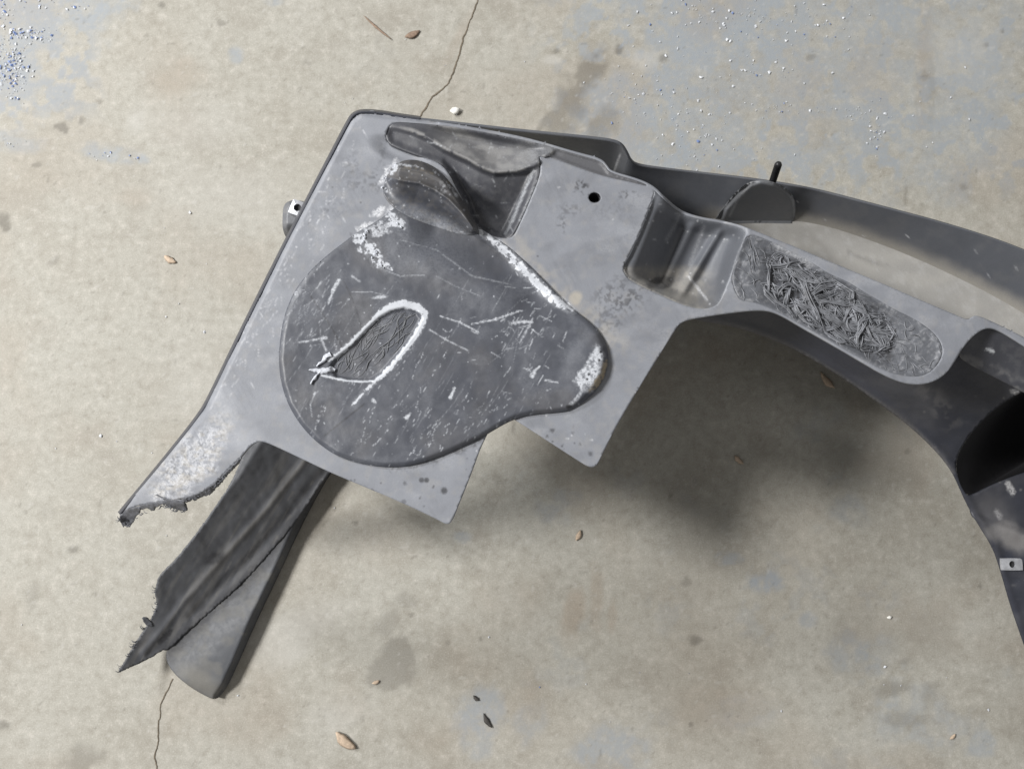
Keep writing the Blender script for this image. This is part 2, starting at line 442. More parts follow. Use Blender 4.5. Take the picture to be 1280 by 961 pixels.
BROWN = [(715, 765, 14, 34, 10, 0.4, 0.5), (745, 745, 8, 34, 0, 0.3, 0.6), (765, 770, 5, 20, 5, 0.3, 0.6), (220, 100, 30, 16, 0, 0.2, 0.8), (230, 85, 14, 12, 0, 0.2, 0.7), (170, 245, 20, 10, 0, 0.2, 0.8),
         (575, 45, 30, 6, -60, 0.25, 0.7), (1155, 80, 8, 60, 3, 0.25, 0.8), (380, 650, 60, 80, 20, 0.12, 0.9), (700, 900, 150, 60, 0, 0.08, 0.9), (400, 640, 26, 50, 20, 0.2, 0.9), (470, 670, 40, 40, 0, 0.15, 0.9), (60, 90, 70, 60, 0, 0.1, 0.8), (880, 850, 60, 110, 0, 0.14, 0.9), (990, 700, 50, 90, 10, 0.1, 0.9)]
LIME = [(370, 790, 60, 25, -20, 0.3, 0.7), (360, 815, 30, 14, -30, 0.3, 0.6), (240, 160, 50, 30, 0, 0.2, 0.8), (300, 240, 90, 40, 0, 0.2, 0.8), (420, 890, 40, 20, 0, 0.2, 0.7), (660, 200, 20, 30, 0, 0.2, 0.7), (170, 150, 10, 12, 0, 0.3, 0.7), (805, 75, 14, 10, 0, 0.3, 0.6), (690, 75, 10, 5, 0, 0.4, 0.6), (240, 480, 40, 60, 20, 0.15, 0.8), (1200, 60, 40, 40, 0, 0.2, 0.8)]

def floor_wear_shade(u, v):
    w = np.zeros((len(u), 4))
    big = fbm(u / 60, v / 60, 40, 5); fine = fbm(u / 14, v / 14, 55, 4)
    for k, (cx, cy, rx, ry, a, s) in enumerate(BLUE):
        w[:, 0] = np.maximum(w[:, 0], s * blob(u, v, cx, cy, rx, ry, a, 0.35, 0.75, 0.035, 90 + k) * (0.35 + 0.65 * sstep(0.35, 0.55, fine)))
    zone = np.maximum(sstep(640, 760, u) * sstep(270, 200, v), 1.6 * blob(u, v, 30, 60, 90, 90, 0, 0.5, 0.3, 0.02, 7))
    w[:, 0] = np.maximum(w[:, 0], np.clip(zone, 0, 1) * 0.85 * sstep(0.52, 0.60, fbm(u / 17, v / 17, 57, 5)))
    w[:, 0] += 0.25 * sstep(0.6, 0.75, big) * sstep(0.45, 0.6, fine) * sstep(300, 900, u)
    for k, (cx, cy, rx, ry, a, s, so) in enumerate(DARK):
        w[:, 1] = np.maximum(w[:, 1], s * blob(u, v, cx, cy, rx, ry, a, so, 0.85, 1.1 / max(6, min(rx, ry)), 190 + k))
    sp = fbm(u / 5, v / 5, 77, 2) ; w[:, 1] = np.maximum(w[:, 1], 0.35 * sstep(0.83, 0.9, sp))
    for k, (cx, cy, rx, ry, a, s, so) in enumerate(BROWN):
        w[:, 2] = np.maximum(w[:, 2], s * blob(u, v, cx, cy, rx, ry, a, so, 0.6, 0.5 / max(8, min(rx, ry)), 290 + k))
    w[:, 2] += 0.18 * sstep(0.5, 0.75, fbm(u / 110, v / 110, 8, 4))
    for k, (cx, cy, rx, ry, a, s, so) in enumerate(LIME):
        w[:, 3] = np.maximum(w[:, 3], s * blob(u, v, cx, cy, rx, ry, a, so, 0.7, 0.5 / max(8, min(rx, ry)), 390 + k))
    w[:, 3] += 0.3 * sstep(0.8, 0.88, fbm(u / 6, v / 6, 99, 2))
    return np.clip(w, 0, 1)

def axis(a, b, far, st):
    core = np.arange(a, b, st)
    g = np.geomspace(0.05, far, 14)
    return np.concatenate([(core[0] - g)[::-1], core, core[-1] + g])
xs = axis(-0.86, 0.86, 5, 0.0032); ys = axis(-0.75, 0.80, 5, 0.0032)
gx, gy = np.meshgrid(xs, ys)
fu, fv = proj(gx.ravel(), gy.ravel())
far = (np.abs(gx.ravel()) > 1.2) | (np.abs(gy.ravel()) > 1.2)
fu = np.clip(fu, -900, 2200); fv = np.clip(fv, -900, 1900)
FW = floor_wear_shade(fu, fv); FW[far] *= 0.3
nx, ny = len(xs), len(ys)
idx = np.arange(nx * ny).reshape(ny, nx)
FF = np.stack([idx[:-1, :-1], idx[:-1, 1:], idx[1:, 1:], idx[1:, :-1]], -1).reshape(-1, 4)
me = bpy.data.meshes.new('concrete_floor')
me.vertices.add(nx * ny); me.vertices.foreach_set('co', np.stack([gx.ravel(), gy.ravel(), 0 * gx.ravel()], -1).ravel())
me.loops.add(FF.size); me.loops.foreach_set('vertex_index', FF.ravel())
me.polygons.add(len(FF)); me.polygons.foreach_set('loop_start', np.arange(len(FF)) * 4)
me.update(calc_edges=True); me.validate()
at = me.color_attributes.new('wear', 'FLOAT_COLOR', 'POINT'); at.data.foreach_set('color', FW.astype(np.float32).ravel())
me.materials.append(floor_material())
floor = bpy.data.objects.new('concrete_floor', me); COL.objects.link(floor)
floor['kind'] = 'structure'

def crack(path, w0):
    """hairline crack: a jagged dirt-filled ribbon set into the floor"""
    p = resample(np.array(path, float), 2.5, False)
    n = len(p)
    off = np.cumsum(rng.normal(0, 0.5, n)); off -= np.linspace(off[0], off[-1], n)
    t = np.gradient(p, axis=0); t /= np.linalg.norm(t, axis=1)[:, None]; nrm = np.stack([-t[:, 1], t[:, 0]], -1)
    p = p + nrm * off[:, None]
    w = w0 * (0.35 + 0.9 * vnoise(np.arange(n) * 0.25, np.zeros(n), 5)) + 0.15
    L = P(*(p + nrm * w[:, None]).T, 0.0006); R = P(*(p - nrm * w[:, None]).T, 0.0006); C = P(*p.T, 0.0009)
    V = np.vstack([L, C, R]); F = []
    for i in range(n - 1): F += [(i, i + 1, n + i + 1, n + i), (n + i, n + i + 1, 2 * n + i + 1, 2 * n + i)]
    return mesh_obj('crack', V, F, M['crack'], floor)
crack([(600, -10), (590, 22), (577, 45), (570, 65), (563, 88), (556, 105), (540, 120), (532, 133), (524, 146), (515, 170)], 0.75)
crack([(216, 848), (208, 865), (202, 882), (198, 905), (199, 925), (194, 945), (197, 985)], 0.6)

# worn glitter / chips of blue-white paint in the bluish patches
def flakes():
    V, F, mi = [], [], []
    spots = [(15, 85, 20, 36, 230), (30, 42, 28, 9, 80), (75, 6, 45, 10, 30), (60, 45, 20, 10, 15), (5, 15, 12, 14, 20), (128, 194, 12, 6, 8), (170, 197, 9, 6, 10), (12, 180, 14, 6, 8), (905, 25, 110, 32, 120), (1040, 30, 60, 30, 24), (930, 85, 90, 26, 40),
             (795, 130, 45, 50, 60), (870, 160, 40, 40, 55), (975, 135, 42, 8, 26), (1075, 140, 38, 14, 34), (1095, 175, 12, 22, 24), (1170, 130, 80, 70, 14), (900, 195, 70, 14, 18), (640, 100, 300, 120, 10), (740, 860, 420, 90, 16), (200, 500, 170, 300, 16)]
    for cx, cy, sx, sy, n in spots:
        for _ in range(n):
            u = cx + random.gauss(0, 0.55) * sx; v = cy + random.gauss(0, 0.55) * sy
            c = P(u, v, 0.0012)
            r = random.choice((0.0005, 0.0006, 0.0008, 0.0011, 0.0015, 0.0024)) * random.uniform(0.7, 1.1)
            k = random.randint(4, 6); b0 = len(V); ph = random.random() * 6; ti = random.uniform(-0.45, 0.45); tj = random.uniform(-0.45, 0.45)
            for i in range(k):
                a = ph + i * 2 * math.pi / k; rr = r * random.uniform(0.35, 1.5)
                x, y = rr * math.cos(a), rr * math.sin(a)
                V.append((c[0] + x, c[1] + y, c[2] + ti * x + tj * y))
            V.append((c[0], c[1], c[2] + r * 0.4)); V.append((c[0], c[1], 0.0001))
            for i in range(k):
                F.append((b0 + i, b0 + (i + 1) % k, b0 + k)); F.append((b0 + (i + 1) % k, b0 + i, b0 + k + 1))
                mi += [1 if random.random() < (0.45 if u < 200 else 0.15) else 0] * 0
            mi += [1 if random.random() < (0.45 if u < 200 else 0.12) else 0] * (2 * k)
    return V, F, mi
V, F, mi = flakes()
M['flake'] = plain('white_paint_chip', (0.64, 0.66, 0.70), 0.35, 0, 0.1, 100)
M['flakeblue'] = plain('blue_paint_chip', (0.17, 0.24, 0.46), 0.3, 0, 0.3, 100)
o = mesh_obj('paint_chips', V, F, M['flake'], None, None, False)
o.data.materials.append(M['flakeblue']); o.data.polygons.foreach_set('material_index', mi); o.data.update()
o['kind'] = 'stuff'; o['label'] = 'tiny white and blue paint chips glittering on the worn concrete'; o['category'] = 'paint chips'

# ------------------------------------------------------------------ the broken panel
panel = bpy.data.objects.new('wheel_arch_panel', None); COL.objects.link(panel)
panel.empty_display_size = 0.1
panel['label'] = 'broken grey plastic wheel arch panel with scratched disc and torn ends on concrete'
panel['category'] = 'car part'

Z0 = 0.36
def drp(u, v):
    """the torn tongue bends down towards the floor"""
    t = np.clip(((u - 318) * -0.815 + (v - 520) * 0.58) / 205, 0, 1)
    return 0.15 * t ** 2
def zp(u, v):
    return Z0 + 0.0012 * (2 * fbm(u / 90, v / 90, 12, 2) - 1)

PLATE = [(437, 152), (442, 145), (450, 141), (462, 140), (495, 145), (525, 149), (545, 152), (580, 157), (640, 168), (680, 178), (720, 190), (752, 198), (760, 208), (764, 214),
         (800, 224), (818, 233), (830, 245), (850, 263), (873, 271), (905, 276), (930, 283), (960, 295), (1000, 311), (1035, 326), (1100, 353), (1160, 379), (1205, 398), (1211, 400), (1217, 394), (1228, 396), (1280, 421), (1340, 456), (1420, 510),
         (1420, 535), (1340, 470), (1280, 432), (1250, 413), (1236, 409), (1222, 415), (1206, 431), (1193, 453), (1183, 467), (1168, 477), (1150, 481), (1130, 479), (1105, 469), (1075, 451), (1025, 422), (1000, 408), (975, 393), (955, 387), (920, 390), (880, 396), (858, 400), (848, 406), (842, 416),
         (832, 432), (800, 483), (770, 533), (748, 579), (743, 584), (735, 583), (725, 577), (680, 548), (643, 524), (632, 518), (618, 526),
         (601, 558), (590, 590), (573, 632), (564, 654), (557, 655), (545, 648), (500, 627), (450, 606), (412, 590), (385, 577), (345, 558), (328, 551), (318, 553), (308, 562), (302, 571),
         (282, 589), (266, 606), (246, 619), (228, 623), (205, 627), (178, 630), (160, 636), (152, 641), (154, 635), (185, 600), (248, 523), (262, 500), (300, 420), (365, 290), (412, 200)]
UPPER = [(482, 172), (484, 160), (492, 153), (505, 153), (545, 156), (580, 161), (640, 172), (680, 181), (720, 193), (750, 201), (757, 208), (762, 216), (800, 227), (813, 234),
         (790, 228), (755, 221), (705, 203), (690, 197), (672, 194), (676, 205), (675, 220), (665, 245), (650, 280), (640, 299), (622, 297), (600, 291), (588, 277), (580, 252), (570, 235), (562, 218), (550, 204), (530, 197), (505, 188), (488, 181)]
MIDP = [(816, 236), (818, 242), (812, 258), (800, 290), (787, 318), (778, 333), (782, 346), (795, 355), (830, 371), (850, 380), (870, 386), (886, 386), (898, 380), (904, 368), (911, 350), (915, 340), (921, 320), (930, 300), (933, 288),
        (905, 279), (873, 274), (850, 267), (828, 248)]
MELT = [(933, 290), (922, 320), (916, 340), (915, 352), (921, 368), (927, 376), (945, 378), (968, 387), (985, 396), (1012, 411), (1040, 427), (1075, 447), (1105, 463), (1130, 470), (1150, 471), (1165, 464), (1176, 450), (1179, 437), (1174, 424), (1162, 411), (1140, 397), (1120, 388), (1098, 375), (1080, 365), (1060, 352), (1035, 342), (1015, 328), (990, 315), (965, 302)]
DISC = [(490, 262), (478, 272), (462, 282), (445, 291), (430, 303), (410, 318), (388, 338), (370, 360), (357, 388), (351, 415), (348, 448), (351, 478), (360, 506), (376, 532), (396, 553), (421, 570), (450, 580), (480, 584), (507, 583), (535, 576), (566, 564), (600, 548), (628, 531), (645, 523), (665, 518), (690, 516), (710, 514), (728, 504), (745, 489), (756, 471), (761, 452), (759, 432), (750, 415), (735, 400), (715, 386), (700, 371), (680, 350), (660, 330), (637, 309), (612, 293), (598, 284), (590, 272), (560, 258), (530, 252), (505, 254)]
BOLT = [(743 + 7.5 * math.cos(a), 247 + 6.5 * math.sin(a)) for a in np.linspace(0, 2 * math.pi, 12, endpoint=False)]

def torn_white(u, v):
    """whitened torn edge between disc and plate"""
    T = chaikin([(598, 288, 1.5), (612, 297, 2.5), (625, 307, 3.6), (640, 321, 5.2), (655, 338, 5), (668, 351, 3.8), (680, 363, 4), (695, 376, 5), (707, 383, 4), (717, 388, 1)], 2, False)
    gap = sstep(0.30, 0.44, fbm(u / 6, v / 6, 411, 3))
    return np.maximum(stroke(u, v, T, 2.0, 5.0, 412, 0.25) * (0.25 + 1.9 * gap), 0.28 * stroke(u, v, T + [0, 0, 3], 6, 4, 413, 0.15))
TOPL = [(816, 236), (830, 246), (850, 265), (873, 272), (905, 277), (933, 286), (950, 292)]
def dip(u): return 0.026 * sstep(824, 856, u) * sstep(938, 902, u)
def plate_wear(u, v):
    w = np.zeros((len(u), 3))
    n = fbm(u / 3.0, v / 3.0, 21, 3); n2 = fbm(u / 9, v / 9, 22, 3)
    # scuffed white tip of the torn tongue
    tip = blob(u, v, 238, 580, 62, 26, -48, 0.35, 0.4, 0.06, 31)
    w[:, 0] = np.maximum(w[:, 0], tip * (0.25 + 0.75 * sstep(0.40, 0.58, fbm(u / 3.0 + v / 8, v / 3.4, 33, 4))) * 0.62)
    w[:, 2] = np.maximum(w[:, 2], 0.45 * tip * sstep(0.5, 0.6, fbm(u / 7, v / 5, 34, 3)))
    w[:, 1] = np.maximum(w[:, 1], 0.55 * tip * sstep(0.58, 0.68, fbm(u / 3.2, v / 2.4, 35, 3)))
    # white scrapes by the disc and the bulge
    for pts, rg in (([(450, 287, 4), (475, 281, 6), (495, 272, 9), (490, 262, 5)], 4), ([(480, 262, 3), (497, 276, 8), (506, 290, 4)], 3), ([(455, 303, 9), (466, 311, 8), (472, 322, 6)], 4),
                    ([(494, 207, 6), (487, 218, 7), (481, 230, 5)], 4), ([(466, 270, 3), (480, 262, 4)], 4)):
        w[:, 0] = np.maximum(w[:, 0], (0.25 + 0.75 * sstep(0.36, 0.55, fbm(u / 3.4, v / 3.4, 303, 3))) * stroke(u, v, pts, 3, rg * 1.8, 41, 0.2))
    # faint long scrapes along the left edge
    for k in range(110):
        t = random.random(); cx, cy = 440 - 170 * t + random.gauss(8, 12), 170 + 330 * t + random.gauss(0, 10)
        L = random.uniform(3, 16); a = random.gauss(2.05, 0.5)
        w[:, 0] = np.maximum(w[:, 0], random.uniform(0.2, 0.6) * stroke(u, v, [(cx, cy, 0.6), (cx + L * math.cos(a), cy + L * math.sin(a), 0.4)], 1.2))
    w[:, 0] = np.maximum(w[:, 0], torn_white(u, v))
    # dark smudges
    for cx, cy, rx, ry, s in ((726, 234, 9, 8, 0.75), (712, 262, 14, 8, 0.4), (702, 280, 6, 12, 0.5), (786, 244, 12, 5, 0.65), (765, 262, 30, 16, 0.18), (775, 372, 28, 20, 0.6), (760, 395, 18, 22, 0.4), (790, 355, 30, 14, 0.3),
                              (455, 228, 22, 13, 0.4), (440, 205, 10, 18, 0.3), (470, 225, 8, 14, 0.5), (410, 260, 24, 12, 0.25), (672, 342, 6, 6, 0.6), (478, 195, 5, 18, 0.3)):
        w[:, 1] = np.maximum(w[:, 1], s * blob(u, v, cx, cy, rx, ry, 0, 0.6, 0.3, 0.1, 61) * sstep(0.5, 0.62, n))
    for cx, cy, r, s in ((527, 600, 3.4, 0.8), (533, 600, 3.2, 0.85), (555, 613, 4.2, 0.85), (506, 604, 2.6, 0.6), (542, 608, 1.6, 0.7), (525, 622, 1.6, 0.8), (505, 627, 3, 0.5), (690, 538, 2.6, 0.7), (684, 545, 1.8, 0.8), (738, 567, 3, 0.6), (716, 541, 1.5, 0.6), (725, 555, 1.5, 0.5), (410, 263, 2, 0.5), (672, 320, 1.4, 0.8), (643, 532, 1.6, 0.7), (703, 557, 1.4, 0.7)):
        w[:, 1] = np.maximum(w[:, 1], s * (1 - sstep(r * 0.7, r * 1.3, np.hypot(u - cx, v - cy))))
    for k in range(90):   # pin pricks
        cx, cy = random.choice(((random.gauss(480, 60), random.gauss(610, 12)), (random.gauss(700, 30), random.gauss(545, 16)), (random.uniform(640, 1180), random.uniform(200, 470)), (random.gauss(400, 60), random.gauss(260, 60)), (random.gauss(590, 25), random.gauss(572, 8))))
        r = random.uniform(0.5, 1.3)
        q = 1 - sstep(r * 0.6, r * 1.6, np.hypot(u - cx, v - cy))
        j = 1 if random.random() < 0.55 else 0
        w[:, j] = np.maximum(w[:, j], 0.7 * q)
    d = pdist(u, v, [(486, 585), (540, 576), (600, 553), (622, 536)])     # grime along the disc rim
    w[:, 1] = np.maximum(w[:, 1], 0.5 * (1 - sstep(2, 9, d)) * sstep(0.5, 0.65, n))
    # warm dust near the torn white edge
    d = pdist(u, v, [(640, 310), (690, 362), (730, 395), (765, 430)])
    w[:, 2] = np.maximum(w[:, 2], 0.3 * (1 - sstep(4, 26, d)) * sstep(0.3, 0.7, n2))
    w[:, 2] = np.maximum(w[:, 2], 0.7 * blob(u, v, 720, 372, 8, 9, 0, 0.4, 0.3, 0.1, 5))
    w[:, 2] += 0.10 * sstep(0.5, 0.8, n2)
    w[:, 0] += 0.14 * sstep(0.5, 0.8, fbm(u / 40, v / 25, 71, 4))
    w[:, 1] += 0.16 * sstep(0.5, 0.8, fbm(u / 30 + v / 50, v / 22, 72, 5)) + 0.10 * sstep(0.5, 0.7, fbm((u * .45 + v * .9) / 25, (u * .9 - v * .45) / 3, 73, 3)) * sstep(0.4, 0.7, fbm(u / 50, v / 50, 74, 2))
    w[:, 1:] = np.clip(w[:, 1:], 0, 1)
    return np.clip(w, 0, 2.5)

def plate_z(u, v):
    z = zp(u, v)
    # soft roll-over along the left and top edge, droop of the torn tongue
    d = pdist(u, v, [(150, 641), (248, 523), (262, 500), (365, 290), (437, 152), (450, 141), (545, 152)])
    z = z - 0.004 * (1 - sstep(0, 6, d)) ** 2
    z = z - drp(u, v) - dip(u) * (1 - sstep(5, 11, pdist(u, v, TOPL)))
    z = z - 0.006 * blob(u, v, 500, 188, 30, 12, 20, 0.5, 0, 1, 1)
    dd = np.where(inside(u, v, np.array(DISC, float)), 1, -1) * pdist(u, v, DISC, True)
    z = z - 0.018 * sstep(4, 12, dd)      # the face dips where the disc lies over it
    return z
patch('top_plate', PLATE, plate_z, M['plate'], panel, 2.2, holes=[UPPER, MIDP, MELT, BOLT], wear=plate_wear, thick=0.0032)

# dark back of the small round hole: a short bore
bo = np.array([P(u, v, Z0) for u, v in chaikin(BOLT, 1)])
V = np.vstack([bo, bo - [0, 0, 0.035], [bo.mean(0) - [0, 0, 0.035]]]); n = len(bo)
F = [(i, (i + 1) % n, n + (i + 1) % n, n + i) for i in range(n)] + [(n + i, n + (i + 1) % n, 2 * n) for i in range(n)]
mesh_obj('bolt_hole', V, F, M['hole'], panel)

# upper pocket with dusty shoulder
CREST = [(470, 145), (494, 158), (515, 163), (534, 171), (556, 185), (584, 198), (603, 209), (619, 215), (647, 213), (667, 207), (690, 190)]
RIGHT_U = [(668, 196), (674, 205), (673, 220), (663, 245), (648, 280), (638, 299)]
def upper_z(u, v):
    s = sdist(u, v, CREST)
    below = np.maximum(-s, 0)
    edge = pdist(u, v, UPPER, True)
    rd = pdist(u, v, RIGHT_U)
    drop = 0.026 * sstep(0, 62, below) + 0.006 * sstep(0, 8, below)
    drop = drop * sstep(0, 15, rd)
    drop = drop * (0.25 + 0.75 * sstep(0, 9, edge))
    # tongue at the left end is only a shallow groove
    drop = drop * (0.45 + 0.55 * sstep(520, 575, u))
    top = np.maximum(s, 0)
    lip = -0.010 * sstep(4, 22, top) * sstep(0, 10, edge) + 0.003 * np.exp(-(s / 3.5) ** 2)
    lip = lip * sstep(860, 740, u)
    tail = sstep(705, 675, u)
    return zp(u, v) - 0.0025 * (1 - tail) * sstep(0, 4, edge) - drop * tail + lip * tail * sstep(480, 540, u)
def upper_wear(u, v):
    w = np.zeros((len(u), 3)); s = sdist(u, v, CREST)
    n = fbm(u / 5, v / 5, 81, 4)
    dusty = sstep(-3, 4, s) * sstep(520, 570, u) * sstep(690, 640, u) * sstep(26, 14, np.abs(s - 10))
    w[:, 2] = dusty * (0.45 + 0.4 * sstep(0.35, 0.65, fbm(u / 14, v / 8, 83, 3)))
    w[:, 2] = np.maximum(w[:, 2], 0.22 * sstep(640, 690, u)); w[:, 0] = 0.16 * sstep(600, 680, u) * sstep(-2, 3, s)
    w[:, 2] = np.maximum(w[:, 2], 0.85 * (1 - sstep(1, 4, np.abs(s))) * sstep(0.4, 0.5, n) * sstep(490, 520, u))
    w[:, 2] = np.maximum(w[:, 2], 0.06 + 0.14 * sstep(0.4, 0.75, n) * sstep(0, -25, s))
    w[:, 0] = np.maximum(w[:, 0], 0.55 * (stroke(u, v, [(666, 214, 2.2), (655, 240, 2), (643, 270, 2), (632, 292, 1.5)], 1.6, 1.0)))
    w[:, 0] = np.maximum(w[:, 0], 0.40 * (stroke(u, v, [(673, 225, 2), (662, 250, 2), (650, 276, 1.6)], 1.6, 1.0)))
    for k in range(60):
        cx, cy = random.uniform(500, 650), random.uniform(160, 290); L = random.uniform(2, 12); a = random.gauss(1.0, 0.5)
        w[:, 0] = np.maximum(w[:, 0], random.uniform(0.2, 0.6) * stroke(u, v, [(cx, cy, 0.5), (cx + L * math.cos(a), cy + L * math.sin(a), 0.3)], 1.2))
    w[:, 0] = np.maximum(w[:, 0], 0.75 * stroke(u, v, [(535, 178, 0.8), (545, 180, 0.9), (552, 183, 0.6)], 1.2))
    return np.clip(w, 0, 1)
patch('upper_pocket', UPPER, upper_z, M['dark'], panel, 2.0, wear=upper_wear, thick=0.003)

# middle pocket: sloping left wall, floor ledge, sloping right wall
def mid_z(u, v):
    e = pdist(u, v, MIDP, True)
    ax = ((u - 880) * 0.93 + (v - 300) * 0.36)      # across the pocket, left to right
    ax2 = ax + 0.35 * (v - 330)
    left = sstep(-75, -28, ax); right = sstep(50, 10, ax)
    low = sstep(395, 345, v + 0.10 * (u - 850) * 0)
    dep = 0.042 * np.minimum(left, 1) * (0.55 + 0.45 * right) * (0.30 + 0.70 * low)
    es = pdist(u, v, [(816, 236), (818, 242), (812, 258), (800, 290), (787, 318), (778, 333), (782, 346), (795, 355), (830, 371), (850, 380), (870, 386), (886, 386), (898, 380), (904, 368), (911, 350), (915, 340), (921, 320), (930, 300), (933, 288)])
    dep = dep * sstep(0, 16, es) + 0.004 * sstep(0, 4, es)
    ridge = np.exp(-((ax + 22 + 0.10 * (v - 300)) / 7) ** 2) * 0.006 * sstep(250, 280, v)
    ridge2 = np.exp(-((ax - 12 + 0.2 * (v - 300)) / 6) ** 2) * 0.007 * sstep(270, 300, v)
    top = sstep(0, 22, pdist(u, v, TOPL))
    return zp(u, v) - dep * top - dip(u) * (1 - top) + (ridge + ridge2) * sstep(2, 14, e)
def mid_wear(u, v):
    w = np.zeros((len(u), 3)); n = fbm(u / 6, v / 6, 91, 4)
    led = sstep(328, 340, v) * sstep(905, 860, u)
    w[:, 2] = led * (0.3 + 0.25 * sstep(0.3, 0.7, n))
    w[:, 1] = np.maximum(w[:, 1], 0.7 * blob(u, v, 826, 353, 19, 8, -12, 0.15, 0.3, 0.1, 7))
    w[:, 0] = np.maximum(w[:, 0], 0.5 * stroke(u, v, [(860, 345, 1.2), (872, 360, 1.4), (884, 375, 1.2)], 2))
    w[:, 0] = np.maximum(w[:, 0], 0.18 * stroke(u, v, [(833, 300, 2), (842, 285, 2.4), (850, 268, 2)], 5))
    w[:, 0] = np.maximum(w[:, 0], 0.18 * stroke(u, v, [(862, 330, 2), (872, 305, 2.4), (880, 284, 2)], 5))
    w[:, 0] = np.maximum(w[:, 0], 0.6 * stroke(u, v, [(808, 262, 1), (812, 256, 1.2)], 2, 1))
    for k in range(50):
        cx, cy = random.uniform(785, 925), random.uniform(250, 380); r = random.uniform(0.5, 1.2)
        w[:, 0] = np.maximum(w[:, 0], 0.4 * (1 - sstep(r * 0.6, r * 1.6, np.hypot(u - cx, v - cy))))
    return np.clip(w, 0, 1)
patch('middle_pocket', MIDP, mid_z, M['mid'], panel, 2.2, wear=mid_wear, thick=0.003)

# melted, stringy patch on the arm
def melt_z(u, v):
    e = pdist(u, v, MELT, True)
    core = sstep(940, 965, u) * sstep(1135, 1100, u)
    return zp(u, v) - 0.0055 * sstep(0, 9, e) * (0.4 + 0.6 * core) + 0.0013 * (2 * fbm((u * .9 + v * .45) / 12, (v * .9 - u * .45) / 5, 101, 3) - 1) * sstep(0, 5, e)
def melt_wear(u, v):
    w = np.zeros((len(u), 3))
    n = fbm(u / 4 + v / 9, v / 4, 111, 3)
    core = sstep(945, 965, u) * sstep(1130, 1105, u) * sstep(2, 14, pdist(u, v, MELT, True))
    w[:, 1] = 0.85 * core * sstep(0.34, 0.5, n) + 0.12 * sstep(0.5, 0.6, n)
    w[:, 0] = 0.22 * (1 - core) * sstep(0.5, 0.7, n) + 0.25 * stroke(u, v, [(970, 305, 5), (990, 315, 7), (1012, 330, 5)], 4, 4)
    return np.clip(w, 0, 1)
melt = patch('melted_patch', MELT, melt_z, plastic('melted_grey_plastic', (0.120, 0.126, 0.142), 0.5, 0.2, bump=0.45), panel, 2.0, wear=melt_wear, thick=0.003)

def strands(poly, n, flow, spread, lmin, lmax, rpx, zbase, zamp, seg=7, avoid=None):
    poly = np.array(poly, float); out = []
    lo, hi = poly.min(0), poly.max(0)
    while len(out) < n:
        c = lo + rng.random(2) * (hi - lo)
        if not inside(np.array([c[0]]), np.array([c[1]]), poly)[0]: continue
        if avoid and avoid(c): continue
        a = flow + rng.normal(0, spread); L = rng.uniform(lmin, lmax); k = rng.normal(0, 1.3)
        q = [c]; ang = a - k / 2
        for i in range(seg):
            q.append(q[-1] + L / seg * np.array([math.cos(ang), math.sin(ang)])); ang += k / seg + rng.normal(0, 0.16)
        q = np.array(q)
        ok = inside(q[:, 0], q[:, 1], poly)
        if ok.sum() < 4: continue
        q = q[ok]; m = len(q)
        z0 = zbase(q[:, 0], q[:, 1]); arch = np.sin(np.linspace(0, math.pi, m))
        z = z0 + rng.uniform(0.0, 1) * zamp * (0.25 + arch * rng.uniform(0.3, 1.0))
        r = rpx / 1247 * rng.uniform(0.5, 1.25) * (0.08 + 0.92 * np.sin(np.linspace(0.12, math.pi - 0.12, m)))
        out.append((P(q[:, 0], q[:, 1], z), r))
    return out
core_poly = [(948, 330), (960, 315), (985, 318), (1015, 335), (1045, 352), (1075, 372), (1100, 392), (1122, 412), (1122, 428), (1105, 443), (1075, 440), (1040, 424), (1005, 404), (975, 384), (950, 360)]
locks = []
for big in strands(core_poly, 84, 0.50, 0.42, 36, 84, 1.5, melt_z, 0.0042, 9):
    side = rng.normal(0, 1, 3) * [1, 1, 0.2]; side /= np.linalg.norm(side)
    for j in range(rng.integers(3, 7)):
        pts, rad = big; m = len(pts); sh = rng.uniform(0, 2)
        off = side * (j - 2) * 0.0017 * np.linspace(rng.uniform(.5, 1.2), rng.uniform(.3, 1.4), m)[:, None]
        locks.append((pts + off + rng.normal(0, 0.0003, (m, 3)), rad * rng.uniform(0.45, 1.0)))
locks += strands(core_poly, 170, 0.5, 0.6, 10, 34, 1.2, melt_z, 0.004)
V, F = tubes(locks)
s = mesh_obj('melted_strands', V, F, M['fray'], melt); s['kind'] = 'stuff'
V, F = tubes(strands(MELT, 170, 0.75, 0.5, 12, 30, 0.7, melt_z, 0.0008))
s = mesh_obj('melted_fibres', V, F, M['fray'], melt); s['kind'] = 'stuff'

